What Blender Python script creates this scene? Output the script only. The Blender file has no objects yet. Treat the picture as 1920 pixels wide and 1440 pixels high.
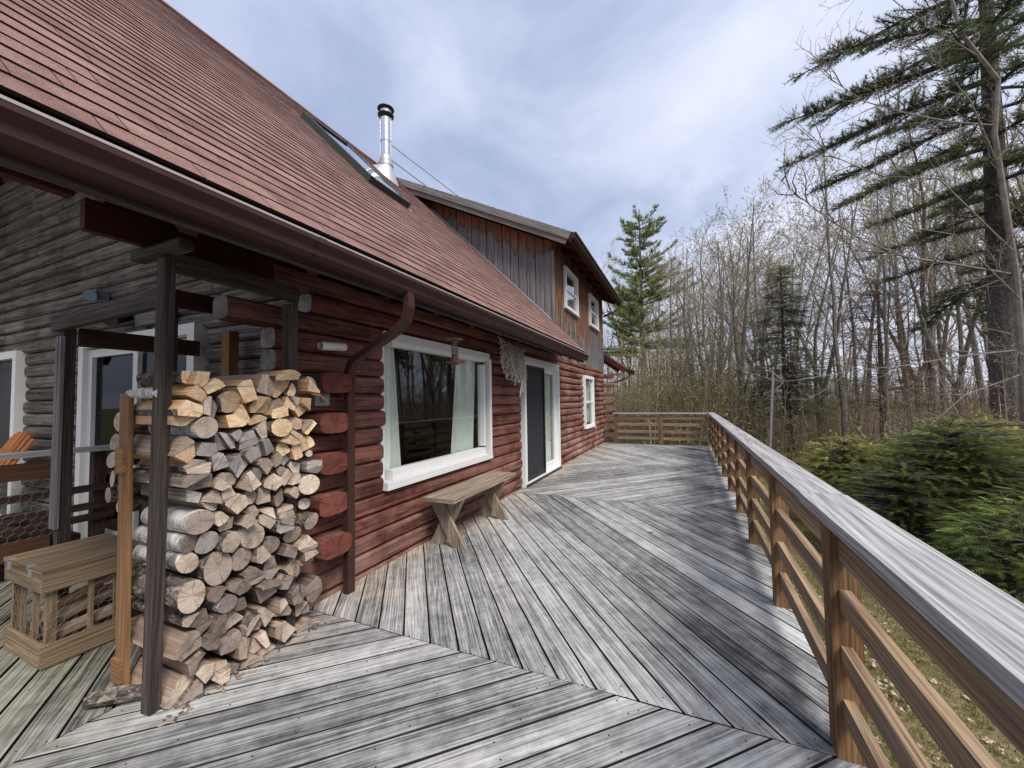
import bpy, math, random
import numpy as np
from mathutils import Vector, Matrix
random.seed(7)
S = bpy.context.scene
COL = S.collection
R = math.radians

# ---------------------------------------------------------------- camera
F_PX = 740.0                                   # focal length for a 1920 px wide picture
EYE = Vector((0, 0, 1.40))
dn = Vector((.015, 1, -30 / F_PX)).normalized()
zc = -dn
xc = Vector((325, 30 - .015 * 325, F_PX)).normalized()
yc = zc.cross(xc)
cam_d = bpy.data.cameras.new('camera')
cam = bpy.data.objects.new('camera', cam_d)
COL.objects.link(cam)
rt = Vector((xc[0], yc[0], zc[0])); dw = Vector((xc[1], yc[1], zc[1])); fw = Vector((xc[2], yc[2], zc[2]))
M = Matrix((rt, -dw, -fw)).transposed().to_4x4()
M.translation = EYE
cam.matrix_world = M
cam_d.sensor_width = 36
cam_d.lens = F_PX / 1920 * 36
cam_d.clip_start = .05
cam_d.clip_end = 2000
S.camera = cam

# ---------------------------------------------------------------- light
SUN_EL, SUN_AZ = R(52), R(215)                 # direction the light comes from
sd = Vector((-.36, -.50, .80)).normalized()
sun_d = bpy.data.lights.new('sun', 'SUN'); sun_d.energy = 2.3; sun_d.angle = R(24); sun_d.color = (1, .945, .865)
sun = bpy.data.objects.new('sun', sun_d); COL.objects.link(sun)
sun.rotation_euler = sd.to_track_quat('Z', 'Y').to_euler()
SUN_EL = math.asin(sd.z); SUN_AZ = math.atan2(sd.x, sd.y)
S.view_settings.view_transform = 'Standard'; S.view_settings.look = 'None'
S.view_settings.exposure = 0.95; S.view_settings.gamma = 1
S.cycles.max_bounces = 6; S.cycles.transparent_max_bounces = 8; S.cycles.use_denoising = True
try: S.cycles.denoiser = 'OPENIMAGEDENOISE'
except Exception: pass

def nd(t, typ, attrs=None, **ins):
    n = t.nodes.new(typ)
    for k, v in (attrs or {}).items(): setattr(n, k, v)
    for k, v in ins.items():
        key = int(k[1:]) if k[0] == 'i' and k[1:].isdigit() else k.replace('_', ' ')
        if isinstance(v, bpy.types.NodeSocket): t.links.new(v, n.inputs[key])
        else: n.inputs[key].default_value = v
    return n
def math_(t, op, a, b=0.0, c=0.0, clamp=False):
    return nd(t, 'ShaderNodeMath', dict(operation=op, use_clamp=clamp), i0=a, i1=b, i2=c).outputs[0]
def ramp(t, fac, stops, interp='LINEAR'):
    n = t.nodes.new('ShaderNodeValToRGB'); cr = n.color_ramp; cr.interpolation = interp
    while len(cr.elements) > 1: cr.elements.remove(cr.elements[-1])
    cr.elements[0].position = stops[0][0]; cr.elements[0].color = (*stops[0][1], 1)
    for p, c in stops[1:]:
        e = cr.elements.new(p); e.color = (*c, 1)
    t.links.new(fac, n.inputs[0]); return n.outputs[0]
def mixc(t, fac, a, b, mode='MIX'):
    n = nd(t, 'ShaderNodeMix', dict(data_type='RGBA', blend_type=mode))
    for i, v in ((0, fac), (6, a), (7, b)):
        if isinstance(v, bpy.types.NodeSocket): t.links.new(v, n.inputs[i])
        else: n.inputs[i].default_value = v if i == 0 else ((*v, 1) if len(v) == 3 else v)
    return n.outputs[2]
def g(v): return (v, v, v)

# ---------------------------------------------------------------- sky
W = bpy.data.worlds.new('World'); S.world = W; W.use_nodes = True
t = W.node_tree; t.nodes.clear()
skyt = nd(t, 'ShaderNodeTexSky', dict(sky_type='NISHITA', sun_disc=False, sun_elevation=SUN_EL, sun_rotation=SUN_AZ, altitude=200, dust_density=2.0))
b1 = nd(t, 'ShaderNodeBackground', Color=skyt.outputs[0], Strength=.05)
tc = nd(t, 'ShaderNodeTexCoord')
sx = nd(t, 'ShaderNodeSeparateXYZ', Vector=tc.outputs['Generated'])
zz = math_(t, 'ADD', math_(t, 'MAXIMUM', sx.outputs[2], 0.0), .22)   # a flat cloud layer seen from below
px_ = math_(t, 'DIVIDE', sx.outputs[0], zz); py_ = math_(t, 'DIVIDE', sx.outputs[1], zz)
pv = nd(t, 'ShaderNodeCombineXYZ', X=px_, Y=py_).outputs[0]
n1 = nd(t, 'ShaderNodeTexNoise', Vector=pv, Scale=1.5, Detail=6.0, Roughness=.55, Distortion=.6).outputs[0]
n2 = nd(t, 'ShaderNodeTexNoise', Vector=pv, Scale=.42, Detail=3.0, Roughness=.5).outputs[0]
cl = math_(t, 'ADD', math_(t, 'MULTIPLY', n1, .62), math_(t, 'MULTIPLY', n2, .38))
ccol = ramp(t, cl, [(.33, (.19, .245, .375)), (.41, (.255, .30, .42)), (.47, (.32, .36, .475)), (.52, (.38, .415, .525)), (.60, (.43, .455, .555)), (.70, (.49, .505, .58))])
hz = ramp(t, sx.outputs[2], [(0.0, g(1)), (.22, g(.35)), (.5, g(0))])
ccol = mixc(t, math_(t, 'MULTIPLY', hz, .30), ccol, (.40, .415, .48))
b2 = nd(t, 'ShaderNodeBackground', Color=ccol, Strength=1.0)
cover = ramp(t, n2, [(.25, g(.80)), (.5, g(.97))])
mx = nd(t, 'ShaderNodeMixShader', i0=cover, i1=b1.outputs[0], i2=b2.outputs[0])
nd(t, 'ShaderNodeOutputWorld', Surface=mx.outputs[0])

# ---------------------------------------------------------------- materials
def newmat(name):
    m = bpy.data.materials.new(name); m.use_nodes = True
    t = m.node_tree; t.nodes.clear(); return m, t
def finish(t, col, rough=.8, bump=None, bstr=.3, bdist=.004, spec=.3, metal=0.0):
    b = nd(t, 'ShaderNodeBsdfPrincipled')
    for k, v in (('Base Color', col), ('Roughness', rough), ('Specular IOR Level', spec), ('Metallic', metal)):
        if isinstance(v, bpy.types.NodeSocket): t.links.new(v, b.inputs[k])
        else: b.inputs[k].default_value = (*v, 1) if isinstance(v, tuple) and len(v) == 3 else v
    if bump is not None:
        bn = nd(t, 'ShaderNodeBump', Height=bump, Strength=bstr, Distance=bdist)
        t.links.new(bn.outputs[0], b.inputs['Normal'])
    nd(t, 'ShaderNodeOutputMaterial', Surface=b.outputs[0]); return b
def uvr(t):
    uv = nd(t, 'ShaderNodeUVMap').outputs[0]
    rnd = nd(t, 'ShaderNodeAttribute', dict(attribute_name='rnd')).outputs['Fac']
    s = nd(t, 'ShaderNodeSeparateXYZ', Vector=uv)
    return s.outputs[0], s.outputs[1], rnd
def grainvec(t, u, v, rnd, su, sv):
    return nd(t, 'ShaderNodeCombineXYZ', X=math_(t, 'MULTIPLY_ADD', rnd, 37.0, math_(t, 'MULTIPLY', u, su)),
              Y=math_(t, 'MULTIPLY_ADD', rnd, 91.0, math_(t, 'MULTIPLY', v, sv)), Z=math_(t, 'MULTIPLY', rnd, 13.0)).outputs[0]
def woodfac(t, fine=70.0, broad=14.0, wave=.35, along=1.6):
    u, v, rnd = uvr(t)
    nf = nd(t, 'ShaderNodeTexNoise', Vector=grainvec(t, u, v, rnd, along * 1.5, fine * 2.0), Scale=1.0, Detail=4.0, Roughness=.7, Distortion=.15).outputs[0]
    nb = nd(t, 'ShaderNodeTexNoise', Vector=grainvec(t, u, v, rnd, along * .6, broad * 2.2), Scale=1.0, Detail=4.0, Roughness=.6, Distortion=.25).outputs[0]
    wv = nd(t, 'ShaderNodeTexNoise', Vector=grainvec(t, u, v, rnd, .7, 7.0), Scale=1.0, Detail=2.0).outputs[0]
    ring = math_(t, 'SINE', math_(t, 'MULTIPLY_ADD', v, 260.0, math_(t, 'MULTIPLY', wv, 42.0)))
    f = math_(t, 'ADD', math_(t, 'MULTIPLY', nf, .62), math_(t, 'MULTIPLY', nb, .38))
    f = math_(t, 'MULTIPLY_ADD', ring, wave * .10, f)
    return f, u, v, rnd
def wood(name, stops, fine=70., broad=14., wave=.35, var=.35, rough=.82, bstr=.35, patch=None, along=1.6):
    """stops: ramp of the grain; var: board-to-board brightness; patch: (colour, amount, scale) large stains"""
    m, t = newmat(name)
    f, u, v, rnd = woodfac(t, fine, broad, wave, along)
    c = ramp(t, f, stops)
    vo = nd(t, 'ShaderNodeTexVoronoi', Vector=grainvec(t, u, v, rnd, 1.6, 9.0), Scale=1.0).outputs['Distance']
    kn = ramp(t, vo, [(.05, g(1)), (.14, g(0))])
    c = mixc(t, math_(t, 'MULTIPLY', kn, .6), c, mixc(t, 1.0, c, g(.35), 'MULTIPLY'))
    k = math_(t, 'MULTIPLY_ADD', math_(t, 'FRACT', math_(t, 'MULTIPLY', rnd, 7.31)), var, 1 - var * .5)
    c = mixc(t, 1.0, c, nd(t, 'ShaderNodeCombineXYZ', X=k, Y=k, Z=k).outputs[0], 'MULTIPLY')
    if patch:
        pc, pa, ps = patch
        ob = nd(t, 'ShaderNodeTexCoord').outputs['Object']
        pn = nd(t, 'ShaderNodeTexNoise', Vector=ob, Scale=ps, Detail=5.0, Roughness=.65).outputs[0]
        pn = ramp(t, pn, [(.45, g(0)), (.62, g(1))])
        c = mixc(t, math_(t, 'MULTIPLY', pn, pa), c, pc)
    finish(t, c, rough, f, bstr)
    return m

def deck_material():
    m, t = newmat('weathered_deck_wood')
    f, u, v, rnd = woodfac(t, 75., 15., .35, 1.7)
    ob = nd(t, 'ShaderNodeTexCoord').outputs['Object']
    pn = nd(t, 'ShaderNodeTexNoise', Vector=ob, Scale=.9, Detail=6.0, Roughness=.6, Distortion=.5).outputs[0]
    pn2 = nd(t, 'ShaderNodeTexNoise', Vector=ob, Scale=9.0, Detail=4.0, Roughness=.7).outputs[0]
    # mildewed (dark) against scoured (pale) patches shift the grain, they do not wash it out
    sh = math_(t, 'MULTIPLY', math_(t, 'SUBTRACT', pn, .5), .34)
    sh2 = math_(t, 'MULTIPLY', math_(t, 'SUBTRACT', pn2, .5), .30)
    sp = nd(t, 'ShaderNodeSeparateXYZ', Vector=ob)
    damp = math_(t, 'MULTIPLY', math_(t, 'MULTIPLY_ADD', sp.outputs[1], -.9, .75, clamp=True), ramp(t, pn, [(.44, g(1)), (.54, g(0))]))   # damp mildew stains along the open side
    sh = math_(t, 'MULTIPLY_ADD', damp, -.045, sh)
    bd = math_(t, 'MULTIPLY', math_(t, 'SUBTRACT', math_(t, 'FRACT', math_(t, 'MULTIPLY', rnd, 7.31)), .5), .13)
    ff = math_(t, 'ADD', math_(t, 'ADD', f, sh), math_(t, 'ADD', sh2, bd))
    c = ramp(t, ff, [(.28, (.034, .034, .034)), (.39, (.118, .118, .117)), (.47, (.222, .222, .219)), (.55, (.335, .334, .329)), (.69, (.55, .547, .535))])
    vo = nd(t, 'ShaderNodeTexVoronoi', Vector=grainvec(t, u, v, rnd, 1.3, 8.0), Scale=1.0).outputs['Distance']
    kn = ramp(t, vo, [(.04, g(1)), (.12, g(0))])
    c = mixc(t, math_(t, 'MULTIPLY', kn, .6), c, mixc(t, 1.0, c, g(.35), 'MULTIPLY'))
    # boards under the eave keep a tan tone, with a ragged edge; a few algae-yellow boards
    s = nd(t, 'ShaderNodeSeparateXYZ', Vector=ob)
    tanm = math_(t, 'ADD', math_(t, 'MULTIPLY', math_(t, 'SUBTRACT', s.outputs[1], 1.95), 1.6), math_(t, 'MULTIPLY', math_(t, 'SUBTRACT', pn, .5), 3.0), clamp=True)
    tanc = ramp(t, ff, [(.26, (.06, .045, .035)), (.42, (.19, .145, .11)), (.55, (.37, .30, .23)), (.72, (.60, .50, .40))])
    tanm = math_(t, 'MULTIPLY', tanm, math_(t, 'MULTIPLY_ADD', s.outputs[0], 1.5, -1.6, clamp=True))
    c = mixc(t, math_(t, 'MULTIPLY', tanm, .8), c, tanc)
    ol = math_(t, 'MULTIPLY', math_(t, 'SUBTRACT', s.outputs[1], 2.0), 1.2, clamp=True)
    ol = math_(t, 'MULTIPLY', ol, math_(t, 'MULTIPLY', math_(t, 'SUBTRACT', 1.7, s.outputs[0]), 2.0, clamp=True))
    c = mixc(t, math_(t, 'MULTIPLY', ol, .85), c, mixc(t, 1.0, c, (.82, .80, .62), 'MULTIPLY'))
    # dark nail heads are drawn by the grain only; faint red paint traces near the rack
    rp = nd(t, 'ShaderNodeTexNoise', Vector=grainvec(t, u, v, rnd, .7, 18.), Scale=1.0, Detail=3.0).outputs[0]
    rp = math_(t, 'MULTIPLY', ramp(t, rp, [(.60, g(0)), (.70, g(1))]), .35)
    c = mixc(t, rp, c, mixc(t, 1.0, c, (1.0, .78, .76), 'MULTIPLY'))
    finish(t, c, .85, f, .55, .006, .25)
    return m

def log_material(name, stops, worn, worn_amt, exposed=False):
    m, t = newmat(name)
    f, u, v, rnd = woodfac(t, 34., 9., .25, 1.1)
    ob = nd(t, 'ShaderNodeTexCoord').outputs['Object']
    pn = nd(t, 'ShaderNodeTexNoise', Vector=ob, Scale=2.2, Detail=7.0, Roughness=.7).outputs[0]
    ff = math_(t, 'ADD', f, math_(t, 'MULTIPLY', math_(t, 'SUBTRACT', pn, .5), .35))
    c = ramp(t, ff, stops)
    k = math_(t, 'MULTIPLY_ADD', math_(t, 'FRACT', math_(t, 'MULTIPLY', rnd, 7.31)), .65, .70)
    c = mixc(t, 1.0, c, nd(t, 'ShaderNodeCombineXYZ', X=k, Y=k, Z=k).outputs[0], 'MULTIPLY')
    # knots: sparse dark spots along the grain
    vo = nd(t, 'ShaderNodeTexVoronoi', Vector=grainvec(t, u, v, rnd, 2.8, 8.0), Scale=1.0).outputs['Distance']
    kn = ramp(t, vo, [(.06, g(1)), (.16, g(0))])
    c = mixc(t, math_(t, 'MULTIPLY', kn, .75), c, mixc(t, 1.0, c, g(.22), 'MULTIPLY'))
    # drying checks running along the log
    ck = nd(t, 'ShaderNodeTexNoise', Vector=grainvec(t, u, v, rnd, .8, 24.), Scale=1.0, Detail=2.0, Distortion=.3).outputs[0]
    ck = ramp(t, math_(t, 'ABSOLUTE', math_(t, 'SUBTRACT', ck, .5)), [(.0, g(1)), (.018, g(0))])
    c = mixc(t, math_(t, 'MULTIPLY', ck, .7), c, mixc(t, 1.0, c, g(.18), 'MULTIPLY'))
    wn = nd(t, 'ShaderNodeTexNoise', Vector=grainvec(t, u, v, rnd, 1.4, 12.), Scale=1.0, Detail=5.0, Roughness=.7).outputs[0]
    wn = ramp(t, wn, [(.52, g(0)), (.66, g(1))])
    wa = worn_amt
    if exposed:                                # logs outside the eave and near the deck are more worn by rain
        s = nd(t, 'ShaderNodeSeparateXYZ', Vector=ob)
        wa = math_(t, 'ADD', math_(t, 'MULTIPLY', math_(t, 'MULTIPLY', math_(t, 'SUBTRACT', s.outputs[0], 7.4), 1.5, clamp=True), .30), math_(t, 'MULTIPLY', math_(t, 'MULTIPLY', math_(t, 'SUBTRACT', .85, s.outputs[2]), 1.3, clamp=True), .30))
        wa = math_(t, 'ADD', wa, worn_amt, clamp=True)
        wide = ramp(t, pn, [(.40, g(0)), (.62, g(1))])
        wn = math_(t, 'MAXIMUM', wn, math_(t, 'MULTIPLY', wide, math_(t, 'MULTIPLY', wa, 1.1)))
    c = mixc(t, math_(t, 'MULTIPLY', wn, wa), c, worn)
    hh = math_(t, 'SUBTRACT', ff, math_(t, 'MULTIPLY', ck, .6))
    finish(t, c, .75, hh, .5, .008, .3)
    return m

def endgrain(name, base, dark, ringc, crack=.8):
    """sawn end of a log: growth rings and radial cracks around the UV origin"""
    m, t = newmat(name)
    u, v, rnd = uvr(t)
    p = nd(t, 'ShaderNodeCombineXYZ', X=u, Y=v, Z=math_(t, 'MULTIPLY', rnd, 40.0)).outputs[0]
    dn_ = nd(t, 'ShaderNodeTexNoise', Vector=p, Scale=28.0, Detail=3.0).outputs[0]
    r = math_(t, 'SQRT', math_(t, 'ADD', math_(t, 'MULTIPLY', u, u), math_(t, 'MULTIPLY', v, v)))
    ring = math_(t, 'SINE', math_(t, 'MULTIPLY_ADD', r, 900.0, math_(t, 'MULTIPLY', dn_, 9.0)))
    an = math_(t, 'ARCTAN2', v, u)
    av = nd(t, 'ShaderNodeCombineXYZ', X=math_(t, 'COSINE', an), Y=math_(t, 'SINE', an), Z=math_(t, 'MULTIPLY', rnd, 60.0)).outputs[0]
    cn = nd(t, 'ShaderNodeTexNoise', Vector=av, Scale=5.5, Detail=2.0).outputs[0]
    cr_ = ramp(t, math_(t, 'ABSOLUTE', math_(t, 'SUBTRACT', cn, .5)), [(.0, g(1)), (.022, g(0))])
    big = nd(t, 'ShaderNodeTexNoise', Vector=p, Scale=11.0, Detail=5.0, Roughness=.65).outputs[0]
    saw = nd(t, 'ShaderNodeTexNoise', Vector=nd(t, 'ShaderNodeMapping', Vector=p, Scale=(25, 240, 5), Rotation=(0, 0, .6)).outputs[0], Scale=1.0, Detail=3.0).outputs[0]
    ff = math_(t, 'ADD', math_(t, 'MULTIPLY', big, .65), math_(t, 'MULTIPLY', saw, .35))
    c = ramp(t, ff, [(.34, dark), (.50, base), (.66, tuple(min(1, x * 1.28) for x in base))])
    c = mixc(t, math_(t, 'MULTIPLY_ADD', ring, .10, .12), c, ringc)
    k = math_(t, 'MULTIPLY_ADD', math_(t, 'FRACT', math_(t, 'MULTIPLY', rnd, 7.31)), .62, .64)
    c = mixc(t, 1.0, c, nd(t, 'ShaderNodeCombineXYZ', X=k, Y=k, Z=k).outputs[0], 'MULTIPLY')
    c = mixc(t, math_(t, 'MULTIPLY', cr_, crack), c, tuple(x * .25 for x in dark))
    finish(t, c, .85, math_(t, 'SUBTRACT', ff, math_(t, 'MULTIPLY', cr_, .8)), .5, .004, .2)
    return m

def bark(name, c0, c1, c2, birch=False):
    m, t = newmat(name)
    u, v, rnd = uvr(t)
    gv = grainvec(t, u, v, rnd, 18. if not birch else 60., 30. if not birch else 9.)
    n = nd(t, 'ShaderNodeTexNoise', Vector=gv, Scale=1.0, Detail=6.0, Roughness=.7, Distortion=.8).outputs[0]
    c = ramp(t, n, [(.36, c0), (.50, c1), (.64, c2)])
    if birch:
        n2 = nd(t, 'ShaderNodeTexNoise', Vector=grainvec(t, u, v, rnd, 7., 6.), Scale=1.0, Detail=4.0).outputs[0]
        c = mixc(t, ramp(t, n2, [(.54, g(0)), (.66, g(.85))]), c, (.10, .08, .07))
    finish(t, c, .9, n, .8, .01, .15)
    return m

def flat(name, c, rough=.6, metal=0., noise=.15, scale=20., spec=.4, bstr=0.05):
    m, t = newmat(name)
    ob = nd(t, 'ShaderNodeTexCoord').outputs['Object']
    n = nd(t, 'ShaderNodeTexNoise', Vector=ob, Scale=scale, Detail=5.0, Roughness=.65).outputs[0]
    cc = ramp(t, n, [(.3, tuple(x * (1 - noise) for x in c)), (.7, tuple(min(1, x * (1 + noise)) for x in c))])
    finish(t, cc, rough, n, bstr, .003, spec, metal)
    return m

def foliage(name, stops, rough=.6, trans=.25):
    m, t = newmat(name)
    rnd = nd(t, 'ShaderNodeAttribute', dict(attribute_name='rnd')).outputs['Fac']
    oi = nd(t, 'ShaderNodeObjectInfo').outputs['Random']
    c = ramp(t, rnd, stops)
    k = math_(t, 'MULTIPLY_ADD', oi, .35, .82)
    c = mixc(t, 1.0, c, nd(t, 'ShaderNodeCombineXYZ', X=k, Y=k, Z=k).outputs[0], 'MULTIPLY')
    d = nd(t, 'ShaderNodeBsdfPrincipled', Base_Color=c, Roughness=rough)
    d.inputs['Specular IOR Level'].default_value = .25
    tr = nd(t, 'ShaderNodeBsdfTranslucent', Color=c)
    mx = nd(t, 'ShaderNodeMixShader', i0=trans, i1=d.outputs[0], i2=tr.outputs[0])
    nd(t, 'ShaderNodeOutputMaterial', Surface=mx.outputs[0]); return m

def glass(name, tint=(.75, .8, .78), refl=.30, graze=.8):
    m, t = newmat(name)
    fr = math_(t, 'POWER', nd(t, 'ShaderNodeLayerWeight', Blend=.5).outputs['Facing'], 4.0)
    f = math_(t, 'MULTIPLY_ADD', fr, graze, refl * .5, clamp=True)
    ob = nd(t, 'ShaderNodeTexCoord').outputs['Object']
    n = nd(t, 'ShaderNodeTexNoise', Vector=ob, Scale=1.2, Detail=1.0).outputs[0]
    bn = nd(t, 'ShaderNodeBump', Height=n, Strength=.03, Distance=.02).outputs[0]
    gl = nd(t, 'ShaderNodeBsdfGlossy', Color=(.85, .88, .9, 1), Roughness=.015, Normal=bn)
    tr = nd(t, 'ShaderNodeBsdfTransparent', Color=(*tint, 1))
    mx = nd(t, 'ShaderNodeMixShader', i0=f, i1=tr.outputs[0], i2=gl.outputs[0])
    nd(t, 'ShaderNodeOutputMaterial', Surface=mx.outputs[0]); return m

def shingle_material():
    m, t = newmat('roof_shingle')
    rnd = nd(t, 'ShaderNodeAttribute', dict(attribute_name='rnd')).outputs['Fac']
    ob = nd(t, 'ShaderNodeTexCoord').outputs['Object']
    n = nd(t, 'ShaderNodeTexNoise', Vector=ob, Scale=260.0, Detail=2.0).outputs[0]
    n2 = nd(t, 'ShaderNodeTexNoise', Vector=ob, Scale=5.0, Detail=5.0, Roughness=.6).outputs[0]
    ff = math_(t, 'ADD', math_(t, 'MULTIPLY', n, .6), math_(t, 'MULTIPLY', n2, .4))
    c = ramp(t, ff, [(.32, (.070, .036, .031)), (.48, (.178, .098, .084)), (.58, (.258, .157, .134)), (.72, (.40, .28, .245))])
    k = math_(t, 'MULTIPLY_ADD', rnd, .26, .86)
    c = mixc(t, 1.0, c, nd(t, 'ShaderNodeCombineXYZ', X=k, Y=k, Z=math_(t, 'MULTIPLY', k, 1.0)).outputs[0], 'MULTIPLY')
    finish(t, c, .9, n, .5, .004, .25); return m

def ground_material():
    m, t = newmat('lawn_and_leaf_litter')
    ob = nd(t, 'ShaderNodeTexCoord').outputs['Object']
    n = nd(t, 'ShaderNodeTexNoise', Vector=ob, Scale=1.1, Detail=6.0, Roughness=.65).outputs[0]
    n2 = nd(t, 'ShaderNodeTexNoise', Vector=ob, Scale=24.0, Detail=6.0, Roughness=.7).outputs[0]
    ff = math_(t, 'ADD', math_(t, 'MULTIPLY', n, .5), math_(t, 'MULTIPLY', n2, .5))
    c = ramp(t, ff, [(.32, (.035, .045, .014)), (.45, (.10, .105, .035)), (.54, (.19, .155, .075)), (.66, (.33, .27, .16))])
    s = nd(t, 'ShaderNodeSeparateXYZ', Vector=ob)
    far = math_(t, 'MULTIPLY', math_(t, 'SUBTRACT', math_(t, 'SUBTRACT', 0.0, s.outputs[1]), 3.5), .5, clamp=True)
    lit = ramp(t, ff, [(.32, (.030, .020, .012)), (.48, (.10, .068, .042)), (.60, (.20, .14, .09)), (.75, (.34, .26, .17))])
    c = mixc(t, far, c, lit)
    finish(t, c, .95, n2, .8, .03, .1); return m

# ---------------------------------------------------------------- mesh helper
class MB:
    def __init__(s): s.v = []; s.f = []; s.uv = []; s.r = []; s.m = []
    def face(s, pts, uvs, rnd, mi=0):
        i = len(s.v); s.v += [tuple(p) for p in pts]
        s.f.append(tuple(range(i, i + len(pts)))); s.uv += list(uvs); s.r.append(rnd); s.m.append(mi)
    def box(s, c, size, rot=None, axis=None, rnd=None, mi=0, bev=0.0):
        """box centred at c; grain (UV u) along its longest edge unless axis is given"""
        rnd = random.random() if rnd is None else rnd
        h = [x / 2 for x in size]; a = axis if axis is not None else max(range(3), key=lambda i: size[i])
        c = Vector(c)
        def P(x, y, z):
            p = Vector((x * h[0], y * h[1], z * h[2]))
            return c + (rot @ p if rot is not None else p), p
        for ax in range(3):
            o = [i for i in range(3) if i != ax]
            for sg in (-1, 1):
                q = []
                for (p1, p2) in ((-1, -1), (1, -1), (1, 1), (-1, 1)):
                    co = [0, 0, 0]; co[ax] = sg; co[o[0]] = p1; co[o[1]] = p2
                    q.append(P(*co))
                if (sg > 0) == (ax == 1): q.reverse()
                uvs = []
                for w, l in q:
                    if ax == a: uvs.append((l[o[0]], l[o[1]] + .3))
                    else:
                        ov = [i for i in o if i != a][0]
                        uvs.append((l[a], l[ov] + ax * .37 + sg * .11))
                s.face([w for w, l in q], uvs, rnd, mi)
        return s
    def beam(s, p, q, w, h, up=(0, 0, 1), rnd=None, mi=0):
        p = Vector(p); q = Vector(q); d = q - p; L = d.length; x = d / L
        y = Vector(up).cross(x)
        if y.length < 1e-4: y = Vector((0, 1, 0)).cross(x)
        y.normalize(); z = x.cross(y)
        rot = Matrix((x, y, z)).transposed()
        return s.box((p + q) / 2, (L, w, h), rot, 0, rnd, mi)
    def tube(s, pts, rad, n=8, rnd=None, mi=0, cap=True, cap_mi=None, squash=None, closed_uv=True):
        rnd = random.random() if rnd is None else rnd
        pts = [Vector(p) for p in pts]
        rad = rad if isinstance(rad, (list, tuple)) else [rad] * len(pts)
        ref = None; rings = []; L = 0
        base = len(s.v); us = []
        for i, p in enumerate(pts):
            d = (pts[min(i + 1, len(pts) - 1)] - pts[max(i - 1, 0)])
            d = d.normalized() if d.length > 1e-9 else Vector((0, 0, 1))
            if ref is None:
                ref = d.cross(Vector((0, 0, 1)) if abs(d.z) < .9 else Vector((1, 0, 0))).normalized()
            ref = (ref - d * ref.dot(d)).normalized(); b = d.cross(ref)
            if i: L += (p - pts[i - 1]).length
            us.append(L)
            for k in range(n):
                a = 2 * math.pi * k / n
                s.v.append(tuple(p + (ref * math.cos(a) + b * math.sin(a)) * rad[i]))
        for i in range(len(pts) - 1):
            for k in range(n):
                k2 = (k + 1) % n
                s.f.append((base + i * n + k, base + i * n + k2, base + (i + 1) * n + k2, base + (i + 1) * n + k))
                w = 2 * math.pi * max(rad[i], .001) / n
                s.uv += [(us[i], k * w), (us[i], (k + 1) * w), (us[i + 1], (k + 1) * w), (us[i + 1], k * w)]
                s.r.append(rnd); s.m.append(mi)
        if cap:
            for e, rev in ((0, True), (len(pts) - 1, False)):
                idx = [base + e * n + k for k in range(n)]
                if rev: idx.reverse()
                s.f.append(tuple(idx))
                s.uv += [(math.cos(2 * math.pi * k / n) * rad[e], math.sin(2 * math.pi * k / n) * rad[e]) for k in range(n)]
                s.r.append(rnd); s.m.append(mi if cap_mi is None else cap_mi)
        return s
    def lathe(s, prof, c, n=20, rnd=.5, mi=0):
        c = Vector(c)
        for (r0, z0), (r1, z1) in zip(prof[:-1], prof[1:]):
            for k in range(n):
                a, b = 2 * math.pi * k / n, 2 * math.pi * (k + 1) / n
                q = [(r0 * math.cos(a), r0 * math.sin(a), z0), (r0 * math.cos(b), r0 * math.sin(b), z0), (r1 * math.cos(b), r1 * math.sin(b), z1), (r1 * math.cos(a), r1 * math.sin(a), z1)]
                s.face([c + Vector(x) for x in q], [(x[2], (k + j) * .02) for j, x in enumerate(q)], rnd, mi)
        return s
    def prism(s, poly, top, bottom, udir, rnd=None, mi=0):
        """vertical prism of a plan polygon (ccw), grain along udir"""
        rnd = random.random() if rnd is None else rnd
        ux, uy = udir
        U = lambda p: (p[0] * ux + p[1] * uy, -p[0] * uy + p[1] * ux)
        s.face([(x, y, top) for x, y in poly], [U(p) for p in poly], rnd, mi)
        for a, b in zip(poly, poly[1:] + poly[:1]):
            s.face([(*a, bottom), (*b, bottom), (*b, top), (*a, top)], [(U(a)[0], 0), (U(b)[0], 0), (U(b)[0], top - bottom), (U(a)[0], top - bottom)], rnd, mi + 1)
    def tris(s, arr, rnd, mi=0):
        """arr (N,3,3) free triangles"""
        i = len(s.v); n = len(arr)
        s.v += [tuple(p) for p in arr.reshape(-1, 3).tolist()]
        s.f += [(i + 3 * k, i + 3 * k + 1, i + 3 * k + 2) for k in range(n)]
        s.uv += [(0, 0), (1, 0), (.5, 1)] * n
        s.r += list(rnd); s.m += [mi] * n
    def build(s, name, mats, parent=None, origin=None, smooth=False):
        me = bpy.data.meshes.new(name)
        o = Vector(origin) if origin is not None else Vector((0, 0, 0))
        vs = [(x - o.x, y - o.y, z - o.z) for x, y, z in s.v] if origin is not None else s.v
        me.from_pydata(vs, [], s.f)
        ul = me.uv_layers.new(name='UVMap'); ul.data.foreach_set('uv', np.array(s.uv, dtype=np.float32).ravel())
        at = me.attributes.new('rnd', 'FLOAT', 'FACE'); at.data.foreach_set('value', np.array(s.r, dtype=np.float32))
        for m in (mats if isinstance(mats, (list, tuple)) else [mats]): me.materials.append(m)
        me.polygons.foreach_set('material_index', np.array(s.m, dtype=np.int32))
        if smooth: me.polygons.foreach_set('use_smooth', np.ones(len(s.f), dtype=bool))
        me.update()
        ob = bpy.data.objects.new(name, me); COL.objects.link(ob)
        if origin is not None: ob.location = o
        if parent is not None:
            ob.parent = parent
            if parent.type == 'EMPTY': ob.matrix_parent_inverse = Matrix.Translation(parent.location).inverted()
        return ob

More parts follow.
